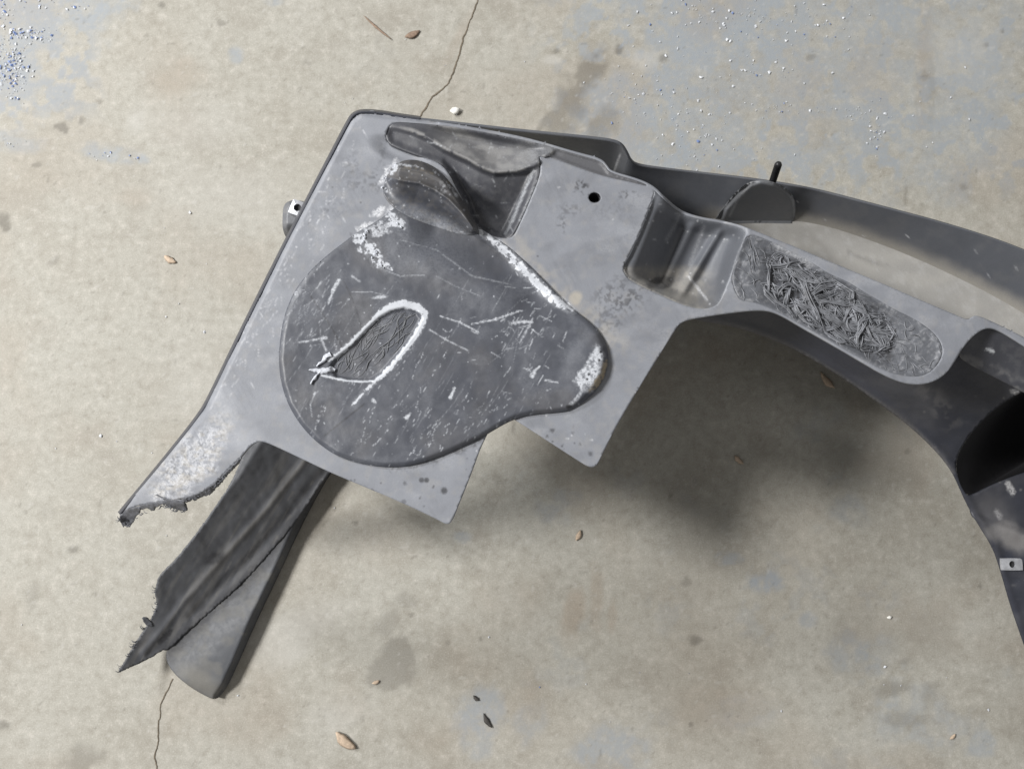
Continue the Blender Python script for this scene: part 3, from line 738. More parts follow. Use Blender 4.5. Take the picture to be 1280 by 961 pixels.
# round raised disc
SLOT = [(418, 447), (440, 430), (458, 410), (474, 395), (488, 387), (506, 383), (522, 388), (529, 398), (520, 415), (508, 432), (494, 450), (478, 468), (462, 478), (440, 477), (420, 473), (410, 460)]
def disc_z(u, v, slot=True):
    e = pdist(u, v, DISC, True)
    h = 0.0026 + 0.0022 * sstep(350, 520, v) + 0.0014 * sstep(600, 740, u)
    h = h * (0.25 + 0.75 * sstep(300, 400, v + 0.4 * (u - 400)))
    z = zp(u, v) + 0.0012 + h * sstep(-2, 6.5, e) ** 0.8
    z = z + 0.0035 * blob(u, v, 738, 462, 26, 40, 25, 0.55, 0, 1, 1) * sstep(0, 10, e)
    # fold flowing out of the bulge
    z = z + 0.003 * np.exp(-(sdist(u, v, [(505, 315), (560, 342), (610, 365), (660, 392)]) / 22) ** 2) * sstep(480, 540, u) * sstep(690, 620, u)
    z = z - 0.009 * np.exp(-(pdist(u, v, [(545, 292), (585, 305), (625, 330), (665, 362)]) / 26) ** 2) * sstep(0, 14, e)
    if slot: z = z - 0.0042 * sstep(-1, 5, np.where(inside(u, v, np.array(SLOT, float)), 1, -1) * pdist(u, v, SLOT, True))
    z = z + 0.0016 * (2 * fbm(u / 45, v / 45, 121, 3) - 1) + 0.00012 * (2 * fbm(u / 6, v / 6, 122, 2) - 1)
    return z
def disc_wear_shading(u, v):
    w = np.zeros((len(u), 3))
    n = fbm(u / 4, v / 4, 131, 3)
    R = random.Random(5)
    def add(pts, s, f=1.1, rag=0.0): w[:, 0] = np.maximum(w[:, 0], s * stroke(u, v, pts, f, rag, R.randint(0, 999)))
    def dash(cx, cy, L, a, wd, s):
        add([(cx, cy, wd), (cx + L * math.cos(a), cy + L * math.sin(a), wd * 0.6)], s)
    # broken scratch lines in one direction over the lower half: each line is a row of short nicks
    for k in range(70):
        x0, y0 = R.uniform(380, 700), R.uniform(330, 540); a = R.gauss(2.1, 0.12); L_ = R.uniform(15, 70)
        add([(x0, y0, .2), (x0 + L_ * .5 * math.cos(a), y0 + L_ * .5 * math.sin(a), .45), (x0 + L_ * math.cos(a + .05), y0 + L_ * math.sin(a + .05), .2)], R.uniform(0.08, 0.3), 1.0)
    for k in range(30):
        x0, y0 = R.uniform(400, 690), R.uniform(395, 560); a = R.gauss(2.05, 0.10)
        for j in range(R.randint(4, 13)):
            t = j * R.uniform(4, 8); x, y = x0 + t * math.cos(a) + R.gauss(0, 1.2), y0 + t * math.sin(a) + R.gauss(0, 1.2)
            dash(x, y, R.uniform(0.8, 5), a + R.gauss(0, 0.25), R.uniform(0.25, 0.7), R.uniform(0.3, 1.0))
    for k in range(110):
        dash(R.uniform(450, 640), R.gauss(530, 25), R.uniform(1, 9), R.gauss(2.15, 0.22), R.uniform(0.25, 0.7), R.uniform(0.25, 0.9))
    for k in range(50):
        dash(R.uniform(360, 740), R.uniform(320, 560), R.uniform(0.5, 6), R.gauss(2.1, 0.9), R.uniform(0.3, 0.8), R.uniform(0.3, 0.8))
    for k in range(120):   # scuffs by the left rim
        dash(R.gauss(385, 20), R.gauss(375, 30), R.uniform(2, 16), R.gauss(2.2, 0.35), R.uniform(0.3, 0.7), R.uniform(0.15, 0.6))
    for k in range(60):    # crossing scuffs
        dash(R.gauss(660, 28), R.gauss(410, 28), R.uniform(3, 16), R.choice((2.0, 2.15, 0.3, -0.35)) + R.gauss(0, 0.15), R.uniform(0.4, 0.9), R.uniform(0.3, 0.85))
    for k in range(160):   # specks
        cx, cy, r = R.uniform(350, 755), R.uniform(270, 580), R.choice((0.3, 0.35, 0.4, 0.5, 0.7, 1.1))
        w[:, 0] = np.maximum(w[:, 0], R.uniform(0.3, 0.9) * (1 - sstep(r * 0.5, r * 1.5, np.hypot(u - cx, v - cy))))
    L = [([(590, 405, .8), (617, 400, 1.2), (640, 392, 1), (653, 388, .7)], 1, 1.5), ([(640, 404, 1.2), (655, 402, 2), (666, 403, .8)], .9, 1), ([(666, 398, 1), (660, 410, 1), (650, 428, .7)], .7, 1), ([(550, 395, .6), (575, 403, .9), (598, 415, 1)], .9, .6),
         ([(537, 412, .6), (560, 426, .8), (585, 438, .7)], .7, .6), ([(563, 497, 2.2), (568, 485, 1.5)], 1, 1), ([(665, 470, 2.5), (670, 462, 1.6), (675, 458, 1)], 1, 1.5), ([(682, 475, 1.5), (690, 477, 1.2), (697, 478, .8)], .8, 1), ([(655, 460, .8), (668, 466, 1)], .8, 1),
         ([(373, 428, .6), (392, 425, 1), (408, 422, 1.8)], .9, 1), ([(402, 425, 1), (408, 438, 1.5)], .6, 1), ([(410, 380, .8), (417, 362, 2.2), (424, 350, 1.6)], .9, 1.5), ([(440, 365, .5), (465, 365, .6), (485, 370, .5)], .5, .5), ([(465, 373, 1), (474, 371, 2), (484, 371, .8)], .85, 1),
         ([(545, 345, .5), (570, 358, .6), (600, 370, .5)], .35, .5), ([(500, 300, .5), (545, 312, .8), (590, 345, .8), (640, 356, .6)], .35, 1), ([(470, 334, .4), (500, 345, .7), (530, 344, .5)], .5, .6), ([(395, 490, .5), (388, 505, .8), (390, 520, .6)], .6, .6), ([(508, 522, 2), (511, 519, 1.6)], 1, 1.2), ([(466, 500, 2), (469, 503, 1.6)], .9, 1.2),
         ([(432, 579, 2.5), (438, 581, 2)], 1, 1.5), ([(440, 345, 1.2), (450, 352, .8)], .5, 1), 
         ([(385, 330, .6), (372, 350, .8), (360, 375, .5)], .5, .8)]
    for pts, s, rg in L: add(pts, s, 1.3, rg)
    flake = sstep(0.36, 0.52, fbm(u / 3.2, v / 4.2, 301, 3)) * sstep(0.30, 0.46, fbm(u / 11, v / 11, 302, 2))
    for pts, s, rg in (([(452, 300, 8), (462, 310, 9), (472, 324, 8), (484, 338, 3)], 1.7, 9), ([(484, 266, 4), (500, 281, 7), (507, 294, 4)], 1.6, 6), ([(448, 293, 6), (472, 287, 7), (492, 280, 6)], .95, 7)):
        w[:, 0] = np.maximum(w[:, 0], s * flake * stroke(u, v, pts, 3, rg, 305, 0.2))
        w[:, 0] = np.maximum(w[:, 0], 0.15 * stroke(u, v, [(a, b, c + 3) for a, b, c in pts], 6, rg, 306, 0.15))
    for pts in ([(387, 368), (402, 390), (415, 410), (427, 432)], [(430, 352), (441, 375), (449, 400), (452, 410)], [(470, 325), (474, 340)], [(465, 318), (473, 328), (476, 338)], [(455, 505), (430, 525), (405, 545)]):
        w[:, 1] = np.maximum(w[:, 1], 0.7 * stroke(u, v, [(a, b, 0.9) for a, b in pts], 1.5, 1))
    w[:, 1] = np.maximum(w[:, 1], 0.22 * sstep(0.5, 0.75, fbm(u / 60, v / 60, 141, 4)))
    w[:, 1] = np.maximum(w[:, 1], 0.5 * blob(u, v, 470, 325, 8, 12, 0, 0.5, 0.5, 0.2, 6))
    w[:, 1] = np.maximum(w[:, 1], 0.5 * blob(u, v, 570, 288, 75, 26, 28, 0.9, 0.25, 0.03, 12))  # shade of the hollow below the bulge, painted dark
    # soft brown bloom
    w[:, 2] = 0.05 * sstep(0.5, 0.75, fbm(u / 50, v / 50, 151, 4))
    w[:, 0] = np.maximum(w[:, 0], 0.10 * blob(u, v, 520, 318, 62, 26, 15, 0.8, 0.3, 0.05, 9))  # pale sheen on the upper disc, painted in
    w[:, 0] = np.maximum(w[:, 0], 0.06 * sstep(0.5, 0.68, fbm(u / 30, v / 18, 161, 4)))
    RIM = chaikin([(412, 449, 2), (428, 440, 2.2), (440, 428, 2.2), (455, 412, 2.2), (470, 397, 2.8), (482, 387, 3.6), (497, 379.5, 4.8), (512, 381, 4.4), (526, 386, 3.8), (532, 393, 3.4), (527, 408, 3.2), (515, 425, 3), (500, 445, 2.6), (485, 463, 2.2), (467, 478, 1.6), (455, 490, 1.0), (441, 506, 0.5)], 2, False)
    w[:, 0] = np.maximum(w[:, 0], 2.4 * stroke(u, v, RIM, 2.2, 2.2, 401, 0.3)); w[:, 1] *= np.clip(1 - w[:, 0], 0, 1)
    w[:, 0] = np.maximum(w[:, 0], 0.12 * stroke(u, v, RIM + [0, 0, 2.5], 3, 3, 402, 0.2))
    add([(398, 468, .8), (415, 472, .9), (432, 475.5, .9), (452, 477, 1.1), (466, 476, .6)], 2.0, 1.6, 0.6)
    w[:, 0] = np.maximum(w[:, 0], torn_white(u, v))
    # rubbed-through metallic end
    e = np.array([(745, 428), (755, 442), (758, 455), (751, 475), (738, 491), (728, 491), (717, 476), (722, 465), (735, 450)], float)
    d = np.where(inside(u, v, e), 1, -1) * pdist(u, v, e, True)
    rub = sstep(-2, 4, d + 3 * (2 * n - 1))
    w[:, 0] = np.maximum(w[:, 0], rub * (0.45 + 0.8 * sstep(0.35, 0.55, fbm(u / 5, v / 7, 171, 3))))
    w[:, 1] *= 1 - 0.6 * rub
    tan = stroke(u, v, [(757, 452, 2), (753, 468, 4), (745, 481, 4), (737, 488, 2)], 3, 2)
    w[:, 2] = np.maximum(w[:, 2], tan * sstep(0.3, 0.5, n)); w[:, 0] *= 1 - 0.75 * tan
    add([(727, 489, 2), (720, 499, 2.4), (712, 507, 2)], 0.7, 2, 1)
    w[:, 1] = np.maximum(w[:, 1], stroke(u, v, [(709, 508, 2.2), (713, 508, 2.2)], 1.5))
    w[:, 0] *= 1 - stroke(u, v, [(709, 508, 2.2), (713, 508, 2.2)], 1.5)
    for cx, cy in ((751, 440), (749, 450), (736, 468), (734, 474)):
        q = 1 - sstep(1, 2.4, np.hypot(u - cx, v - cy)); w[:, 1] = np.maximum(w[:, 1], q); w[:, 0] *= 1 - q
    w[:, 1:] = np.clip(w[:, 1:], 0, 1)
    return np.clip(w, 0, 2.5)
disc = patch('round_disc', DISC, disc_z, M['disc'], panel, 1.5, wear=disc_wear_shading, thick=0.0025, skirt=0.003)

def ribbon(name, pts, mat, zf, parent, rag=1.0, lift=0.0012, seed=3):
    """a torn, raised bead that follows a path; pts = (u, v, half width)"""
    p = resample(chaikin(pts, 2, False), 1.6, False); n = len(p)
    t = np.gradient(p[:, :2], axis=0); t /= np.linalg.norm(t, axis=1)[:, None]; nr = np.stack([-t[:, 1], t[:, 0]], -1)
    K = 7; V = []
    s = np.arange(n) * 1.6
    wl = np.maximum(0.3, p[:, 2] + rag * (2 * fbm(s / 9, s * 0 + .37, seed, 5) - 1) * 1.6); wr = np.maximum(0.3, p[:, 2] + rag * (2 * fbm(s / 9, s * 0 + .61, seed + 9, 5) - 1) * 1.6)
    for k in range(K):
        f = k / (K - 1) * 2 - 1
        off = np.where(f < 0, f * wl, f * wr)
        q = p[:, :2] + nr * off[:, None]
        z = zf(q[:, 0], q[:, 1]) + 0.0003 + lift * (1 - f * f) ** 0.5 * (0.5 + fbm(s / 5, s * 0 + k * 0.9, seed + 3, 3))
        if k in (0, K - 1): z = z - 0.0012
        V.append(P(q[:, 0], q[:, 1], z))
    V = np.vstack(V)
    F = [(k * n + i, k * n + i + 1, (k + 1) * n + i + 1, (k + 1) * n + i) for k in range(K - 1) for i in range(n - 1)]
    return mesh_obj(name, V, F, mat, parent)

for k, pts in enumerate(([(386, 463, 1), (394, 462, 3), (405, 463, 4.5), (414, 460, 3), (419, 462, 1)], [(388, 480, 1), (391, 473, 3), (396, 468, 3), (402, 464, 2)], [(396, 458, 1), (405, 449, 3), (414, 444, 2.5)])):
    ribbon('white_curl', pts, M['white'], lambda u, v: disc_z(u, v) + 0.001, disc, 3.4, 0.0012, 30 + k)
V, F = tubes(strands([(420, 448), (442, 432), (474, 400), (490, 390), (506, 387), (521, 391), (525, 400), (508, 428), (480, 462), (462, 474), (440, 474), (422, 470)], 64, -0.85, 0.28, 18, 46, 0.7, disc_z, 0.0006))
s = mesh_obj('slot_fibres', V, F, plain('slot_grey_plastic', (0.135, 0.140, 0.152), 0.55, 0, 0.4, 120), disc); s['kind'] = 'stuff'

# shell-shaped bulge above the disc
BULGE = [(484, 252), (478, 241), (481, 226), (488, 211), (498, 203), (512, 199), (530, 202), (548, 212), (563, 228), (578, 250), (588, 266), (596, 282), (600, 292), (588, 295), (570, 292), (545, 284), (520, 275), (500, 266)]
RIDGE = [(485, 222), (505, 226), (525, 229), (545, 238), (562, 250), (578, 267), (592, 287)]
def bulge_z(u, v):
    e = pdist(u, v, BULGE, True)
    s = sdist(u, v, RIDGE)       # + above the ridge
    up = np.clip(s, 0, None); dn = np.clip(-s, 0, None)
    h = 0.022 * np.where(s > 0, 1 - 0.5 * (up / 24) ** 2, 1 - sstep(0, 34, dn) * 0.92)
    h = h + 0.004 * np.exp(-(s / 2.5) ** 2) + 0.004 * np.exp(-((s - 16) / 3.5) ** 2)
    low = sstep(2, -14, s)
    fade = sstep(0, 7 + 24 * low, e) ** (0.6 + 0.5 * low)
    ind = sstep(-6, 6, np.where(inside(u, v, np.array(DISC, float)), 1, -1) * pdist(u, v, DISC, True))
    edge0 = disc_z(u, v) * ind + (zp(u, v) + 0.0015) * (1 - ind)
    return edge0 + 0.0003 + np.maximum(h, 0) * fade * sstep(476, 500, u)
def bulge_wear(u, v):
    w = np.zeros((len(u), 3)); s = sdist(u, v, RIDGE); n = fbm(u / 4, v / 4, 181, 3)
    w[:, 2] = 0.14 * (s > 0) + 0.10 * sstep(.4, .7, n) + 0.4 * (1 - sstep(0, 2.5, np.abs(s - 17))) * sstep(0.4, 0.6, n)
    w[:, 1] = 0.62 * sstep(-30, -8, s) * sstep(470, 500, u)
    w[:, 0] = 0.45 * blob(u, v, 552, 235, 9, 6, 50, 0.6, 0.4, 0.2, 8) * sstep(0.4, 0.6, n)
    w[:, 0] = np.maximum(w[:, 0], 0.28 * blob(u, v, 545, 285, 50, 14, 18, 0.8, 0.2, 0.1, 8))
    for pts in ([(495, 206, 3), (488, 217, 4), (484, 230, 3), (482, 238, 2)], [(500, 206, 1.5), (520, 208, 1.2), (532, 212, .8)], [(545, 215, .8), (560, 230, 1), (572, 247, .7)]):
        w[:, 0] = np.maximum(w[:, 0], stroke(u, v, pts, 1.6, 2.5, 17) * sstep(0.35, 0.5, n))
    R = random.Random(9)
    for k in range(90):
        cx, cy, r = R.uniform(485, 595), R.uniform(205, 290), R.uniform(0.4, 1.1)
        w[:, 0] = np.maximum(w[:, 0], R.uniform(0.3, 0.8) * (1 - sstep(r * 0.5, r * 1.5, np.hypot(u - cx, v - cy))))
    return np.clip(w, 0, 1)
patch('shell_bulge', BULGE, bulge_z, M['disc'], panel, 1.5, wear=bulge_wear, thick=0.003, skirt=0.006)

# white crumbs of plastic at scraped places
def crumbs(name, centres, n, mat, zf, parent, sp, rmin, rmax):
    V, F = [], []
    for _ in range(n):
        cx, cy = centres[rng.integers(len(centres))]
        u, v = cx + rng.normal(0, sp), cy + rng.normal(0, sp)
        c = P(u, v, float(zf(np.array([u]), np.array([v]))[0]) + 0.0008)
        b0 = len(V); r = rng.uniform(rmin, rmax) / 1247
        for i in range(5):
            a = i * 1.2566 + rng.random(); V.append(c + r * rng.uniform(0.6, 1.3) * np.array([math.cos(a), math.sin(a), rng.uniform(-0.3, 0.3)]))
        V.append(c + [0, 0, r * 0.8]); V.append(c - [0, 0, r * 0.8])
        for i in range(5): F += [(b0 + i, b0 + (i + 1) % 5, b0 + 5), (b0 + (i + 1) % 5, b0 + i, b0 + 6)]
    s = mesh_obj(name, V, F, mat, parent, None, False); s['kind'] = 'stuff'
    return s
crumbs('white_crumbs', [(488, 212), (482, 224), (484, 235), (492, 207), (455, 300), (464, 308), (470, 318), (478, 330), (496, 274), (503, 284), (458, 290)], 34, M['white'], lambda u, v: np.maximum(zp(u, v), disc_z(u, v)), disc, 3.2, 0.7, 2.4)

# ------------------------------------------------ edge flange on the left side, outer wall, shelf
EDGE = [(150, 642), (200, 582), (248, 522), (262, 499), (300, 419), (365, 289), (412, 199), (437, 151), (442, 144), (451, 140), (470, 140.5), (500, 145.5), (525, 149)]
e = np.array(EDGE, float); ez = 0.357 - drp(e[:, 0], e[:, 1])
def offs(p, d):
    t = np.gradient(p, axis=0); t /= np.linalg.norm(t, axis=1)[:, None]
    return p + np.stack([t[:, 1], -t[:, 0]], -1) * d
inn = offs(e, -1.0); o1 = offs(e, 0.8); o2 = offs(e, 2.6)
loft('edge_flange', [np.c_[inn, ez], np.c_[e, ez - 0.001], np.c_[o1, ez - 0.004], np.c_[o2, ez - 0.016], np.c_[offs(e, -3), ez - 0.035]], M['liner'], panel, 160, 16, thick=0.002)

WALL = [((455, 141.5, .356), (470, 160, .30)), ((525, 149, .356), (530, 175, .27)), ((580, 155, .354), (580, 185, .26)), ((640, 162, .352), (640, 200, .25)), ((700, 168, .350), (695, 215, .23)), ((745, 172.5, .347), (735, 226, .245)), ((767, 175.5, .345), (752, 230, .245)), ((777, 180, .342), (763, 233, .245)), ((783, 189, .335), (770, 237, .245)), ((788, 200, .325), (776, 243, .245)), ((797, 206, .315), (790, 250, .245)),
        ((825, 210, .306), (815, 260, .245)), ((870, 215, .295), (865, 272, .245)), ((935, 222.5, .295), (930, 273, .245)), ((985, 230, .295), (985, 274, .245)), ((1025, 238, .295), (1030, 281, .245)), ((1060, 247, .295), (1080, 297, .245)), ((1110, 260, .295), (1130, 316, .245)), ((1175, 277, .295), (1190, 343, .245)), ((1240, 297, .295), (1250, 374, .245)), ((1280, 312, .295), (1285, 395, .245)), ((1340, 338, .295), (1340, 430, .245)), ((1430, 385, .295), (1430, 490, .245))]
top = np.array([a for a, b in WALL], float); foot = np.array([b for a, b in WALL], float)
rows = []
for f in (0, .06, .15, .3, .5, .7, .85, .95, 1.0):
    r = top * (1 - f) + foot * f
    r[:, 2] += 0.010 * math.sin(math.pi * f) * 0    # plain wall
    rows.append(r)
def wall_wear_highlight(u, v):
    w = np.zeros((len(u), 3)); n = fbm(u / 12, v / 12, 201, 4)
    foot_d = pdist(u, v, foot[:, :2]) 
    w[:, 2] = 0.75 * (1 - sstep(0, 20, foot_d + 8 * (n - 0.5))) * sstep(860, 900, u)
    w[:, 2] += 0.05 * sstep(0.45, 0.7, n)
    w[:, 0] = 0.5 * stroke(u, v, [(776, 192, 1.2), (772, 203, 1.4), (768, 214, 1)], 3)  # highlight on the rounded corner, painted as a pale streak
    for k in range(40):
        cx, cy, r = random.uniform(700, 1280), random.uniform(180, 400), random.uniform(0.6, 1.4)
        w[:, 0] = np.maximum(w[:, 0], 0.7 * (1 - sstep(r * 0.5, r * 1.5, np.hypot(u - cx, v - cy))))
    return np.clip(w, 0, 1)
loft('outer_wall', rows, M['mid'], panel, 420, 34, wear=wall_wear_highlight, thick=0.003)

# dusty shelf between wall and arm
inner = np.array([(470, 175, .295), (530, 190, .268), (580, 205, .258), (640, 225, .248), (695, 240, .228), (735, 252, .243), (752, 255, .243), (763, 258, .243), (770, 260, .243), (776, 262, .243), (790, 268, .243), (815, 280, .243), (865, 300, .243), (930, 320, .240), (985, 335, .240), (1030, 350, .240), (1080, 368, .240), (1130, 388, .240), (1190, 420, .240), (1250, 445, .240), (1285, 465, .240), (1340, 500, .240), (1430, 560, .240)], float)
def shelf_wear(u, v):
    w = np.zeros((len(u), 3)); n = fbm(u / 22, v / 14, 211, 4)
    w[:, 2] = (0.80 + 0.20 * sstep(0.3, 0.7, n)) * sstep(840, 900, u)
    w[:, 0] = 0.10 * sstep(0.55, 0.7, fbm(u / 8, v / 8, 212, 3))
    w[:, 1] = 0.3 * stroke(u, v, [(1060, 316, 2), (1090, 328, 3), (1110, 333, 1)], 6, 2)
    return np.clip(w, 0, 1)
rows = [foot]
for f in (.08, .3, .6, 1.0):
    r = foot * (1 - f) + inner * f; r[:, 2] -= 0.004 * sstep(0, .4, np.array(f)); rows.append(r)
M['shelf'] = plastic('dusty_grey_plastic', (0.16, 0.16, 0.165), 0.6, 0.12, dust=(0.335, 0.325, 0.305), bump=0.2)
loft('dusty_shelf', rows, M['shelf'], panel, 320, 24, wear=shelf_wear, thick=0.003)

# outer skin down to the floor (seen only from the side)
tw = P(top[:, 0], top[:, 1], top[:, 2]); tw = np.array([np.interp(np.linspace(0, 1, 200), np.linspace(0, 1, len(tw)), tw[:, k]) for k in range(3)]).T
tg = np.gradient(tw[:, :2], axis=0); tg /= np.linalg.norm(tg, axis=1)[:, None]; nrm = np.stack([-tg[:, 1], tg[:, 0]], -1)
V = []
for f, off in ((0.0, 0.0), (0.02, 0.002), (0.3, 0.0), (0.6, -0.004), (1.0, -0.008)):
    q = tw.copy(); q[:, :2] += nrm * off
    q[:, 2] = tw[:, 2] * (1 - f) + 0.002 * f; V.append(q)
V = np.vstack(V); n = 200
F = [(k * n + i, (k + 1) * n + i, (k + 1) * n + i + 1, k * n + i + 1) for k in range(4) for i in range(n - 1)]
mesh_obj('outer_skin', V, F, M['mid'], panel)

# arm drop: wall from the arm edge down to the shelf
ARM = np.array([(764, 216), (800, 227), (818, 236), (830, 248), (850, 266), (873, 274), (905, 279), (930, 286), (960, 298), (1000, 314), (1035, 329), (1100, 356), (1160, 382), (1205, 401), (1217, 398), (1228, 399), (1280, 424), (1340, 459), (1420, 513)], float)
loft('arm_side', [np.c_[ARM, .357 - dip(ARM[:, 0])], np.c_[ARM + [-1.5, 4], .345 - dip(ARM[:, 0])], np.c_[ARM + [-14, 26], np.full(len(ARM), .27)], np.c_[ARM + [-25, 45], np.full(len(ARM), .238)]], M['mid'], panel, 160, 12, thick=0.002)

# boss with threaded stud
BOSS = [(896, 272), (902, 262), (916, 244), (930, 231), (942, 226), (957, 225), (975, 230), (988, 240), (994, 250), (995, 263), (993, 279), (985, 279), (945, 278), (905, 279)]
def boss_z(u, v):
    e = pdist(u, v, [(899, 276), (905, 260), (922, 241), (937, 229), (950, 225), (968, 228), (982, 237), (993, 249), (996, 263), (994, 278)])
    z = 0.247 + 0.088 * np.clip((277 - v) / 50, 0, 1)
    z = z - 0.005 * (1 - sstep(0, 5, e))
    left = np.clip((917 - 0.62 * (v - 250) - u) / 14, 0, 1.4)
    return z - 0.004 * left
def boss_wear(u, v):
    w = np.zeros((len(u), 3)); w[:, 2] = 0.12 * fbm(u / 6, v / 6, 9, 3) 
    w[:, 0] = 0.35 * stroke(u, v, [(912, 270, 1), (922, 250, 1.4), (938, 232, 1)], 3) + 0.3 * stroke(u, v, [(985, 240, 1), (992, 252, 1.4), (993, 270, 1)], 3)
    return np.clip(w, 0, 1)
M['boss'] = plastic('grey_boss_plastic', (0.15, 0.158, 0.175), 0.42, 0.06, bump=0.2)
boss = patch('stud_boss', BOSS, boss_z, M['boss'], panel, 1.8, wear=boss_wear, thick=0.0, skirt=0.05)
a, b = P(962, 238, .300), P(973.5, 204, .352)
n = 46; t = np.linspace(0, 1, n); pts = a + (b - a) * t[:, None]
rad = 0.0036 + 0.00045 * np.where(np.arange(n) % 2 == 0, 1, -1) * (t > 0.15); rad[-3:] *= (0.95, 0.8, 0.45)
V, F = tubes([(pts, rad)], 14); mesh_obj('threaded_stud', V, F, M['stud'], boss)

# ------------------------------------------------ inner arch liner on the right
LINER = [(846, 388), (900, 372), (955, 370), (1010, 395), (1080, 435), (1130, 460), (1165, 455), (1195, 430), (1240, 445), (1300, 480), (1430, 560), (1430, 1000), (1345, 1000), (1312, 900), (1290, 835), (1276, 795), (1262, 755), (1250, 712), (1240, 683), (1222, 655), (1208, 630), (1199, 610), (1190, 590), (1172, 566), (1140, 535), (1100, 505), (1050, 471), (1010, 446), (970, 426), (930, 412), (900, 405), (870, 401)]
liner_f = rbf([(846, 388, .33), (955, 372, .33), (1080, 430, .33), (1165, 455, .325), (1195, 430, .33), (1300, 475, .30), (1430, 560, .28), (870, 401, .300), (900, 405, .285), (970, 426, .25), (1050, 471, .235), (1140, 535, .22), (1190, 590, .20), (1250, 712, .14), (1290, 835, .09), (1345, 1000, .03),
               (1230, 500, .25), (1280, 560, .20), (1280, 640, .185), (1280, 680, .165), (1300, 760, .13), (1430, 760, .15), (1430, 1000, .05)])
def liner_z(u, v):
    lip = pdist(u, v, [(846, 393), (900, 405), (930, 412), (970, 426), (1010, 446), (1050, 471), (1100, 505), (1140, 535), (1172, 566), (1190, 590), (1208, 630), (1240, 683), (1262, 755), (1290, 835), (1312, 900), (1345, 1000)])
    return liner_f(u, v) + 0.003 * np.exp(-((lip - 5) / 5) ** 2) + 0.002 * (2 * fbm(u / 30, v / 30, 221, 3) - 1) + 0.008 * sstep(652, 664, v - 0.35 * (u - 1260)) * sstep(1195, 1215, u)
VOID = [(1330, 470), (1290, 484), (1265, 496), (1240, 514), (1216, 539), (1201, 560), (1194, 580), (1198, 600), (1205, 616), (1213, 621), (1240, 606), (1280, 590), (1340, 570)]
def liner_wear(u, v):
    w = np.zeros((len(u), 3)); n = fbm(u / 12, v / 12, 231, 4)
    w[:, 2] = 0.12 * sstep(0.4, 0.8, fbm(u / 40, v / 25, 232, 4))
    w[:, 2] = np.maximum(w[:, 2], 0.35 * blob(u, v, 1170, 500, 40, 14, 50, 0.8, 0.4, 0.06, 4) * sstep(0.4, 0.6, n))
    w[:, 2] = np.maximum(w[:, 2], 0.75 * blob(u, v, 1270, 674, 34, 14, 25, 0.5, 0.5, 0.06, 5))
    w[:, 2] = np.maximum(w[:, 2], 0.25 * blob(u, v, 1240, 640, 30, 22, 60, 0.7, 0.5, 0.06, 6))
    lip = pdist(u, v, [(870, 401), (900, 405), (930, 412), (970, 426), (1010, 446), (1050, 471), (1100, 505), (1140, 535), (1172, 566), (1190, 590)])
    w[:, 2] = np.maximum(w[:, 2], 0.35 * (1 - sstep(1, 5, lip)))
    R = random.Random(3)
    for k in range(60):
        cx, cy, r = R.uniform(1100, 1280), R.uniform(440, 780), R.uniform(0.5, 1.4)
        w[:, 2] = np.maximum(w[:, 2], 0.5 * (1 - sstep(r * 0.5, r * 1.5, np.hypot(u - cx, v - cy))))
    w[:, 0] = np.maximum(w[:, 0], stroke(u, v, [(1260, 604, 3), (1263, 610, 4), (1266, 616, 3)], 2, 1)); w[:, 0] = np.maximum(w[:, 0], 0.9 * stroke(u, v, [(1266, 489, 3), (1271, 491, 3)], 2, 1))
    w[:, 0] = np.maximum(w[:, 0], 0.5 * stroke(u, v, [(1246, 640, 3), (1250, 646, 3)], 3, 1))
    return np.clip(w, 0, 1)
liner = patch('arch_liner', LINER, liner_z, M['liner'], panel, 2.8, holes=[VOID], wear=liner_wear, thick=0.003)
# closed black sleeve added behind the opening; its colour stands for deep shade
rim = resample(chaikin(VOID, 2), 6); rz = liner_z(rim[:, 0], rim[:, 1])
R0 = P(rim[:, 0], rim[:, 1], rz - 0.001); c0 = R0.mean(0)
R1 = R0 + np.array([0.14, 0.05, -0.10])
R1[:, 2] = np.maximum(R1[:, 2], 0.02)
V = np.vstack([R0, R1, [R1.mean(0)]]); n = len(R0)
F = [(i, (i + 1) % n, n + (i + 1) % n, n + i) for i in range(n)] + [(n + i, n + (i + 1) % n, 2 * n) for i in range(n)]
mesh_obj('shade_sleeve', V, F, M['hole'], liner)

# grey web beside the arm lobe
WEB = [(1198, 445), (1206, 430), (1222, 414), (1236, 407), (1255, 412), (1290, 432), (1360, 475), (1430, 530), (1430, 580), (1350, 528), (1290, 496), (1240, 470), (1210, 455)]
def web_wear(u, v):
    w = np.zeros((len(u), 3)); n = fbm(u / 8, v / 8, 241, 4)
    lo = sdist(u, v, [(1195, 433), (1225, 446), (1280, 472), (1430, 560)])
    w[:, 2] = 0.32 * sstep(0.4, 0.65, n) * sstep(2, -8, lo) + 0.1 * sstep(.5, .7, n)
    w[:, 0] = stroke(u, v, [(1234, 437, 2), (1239, 438, 2.6), (1242, 440, 1.5)], 1.5, 0.8)
    return np.clip(w, 0, 1)
patch('side_web', WEB, rbf([(1198, 445, .335), (1236, 407, .35), (1290, 432, .35), (1430, 530, .345), (1430, 580, .31), (1290, 496, .31), (1240, 470, .315), (1260, 450, .33)]), M['dark'], panel, 2.4, wear=web_wear)

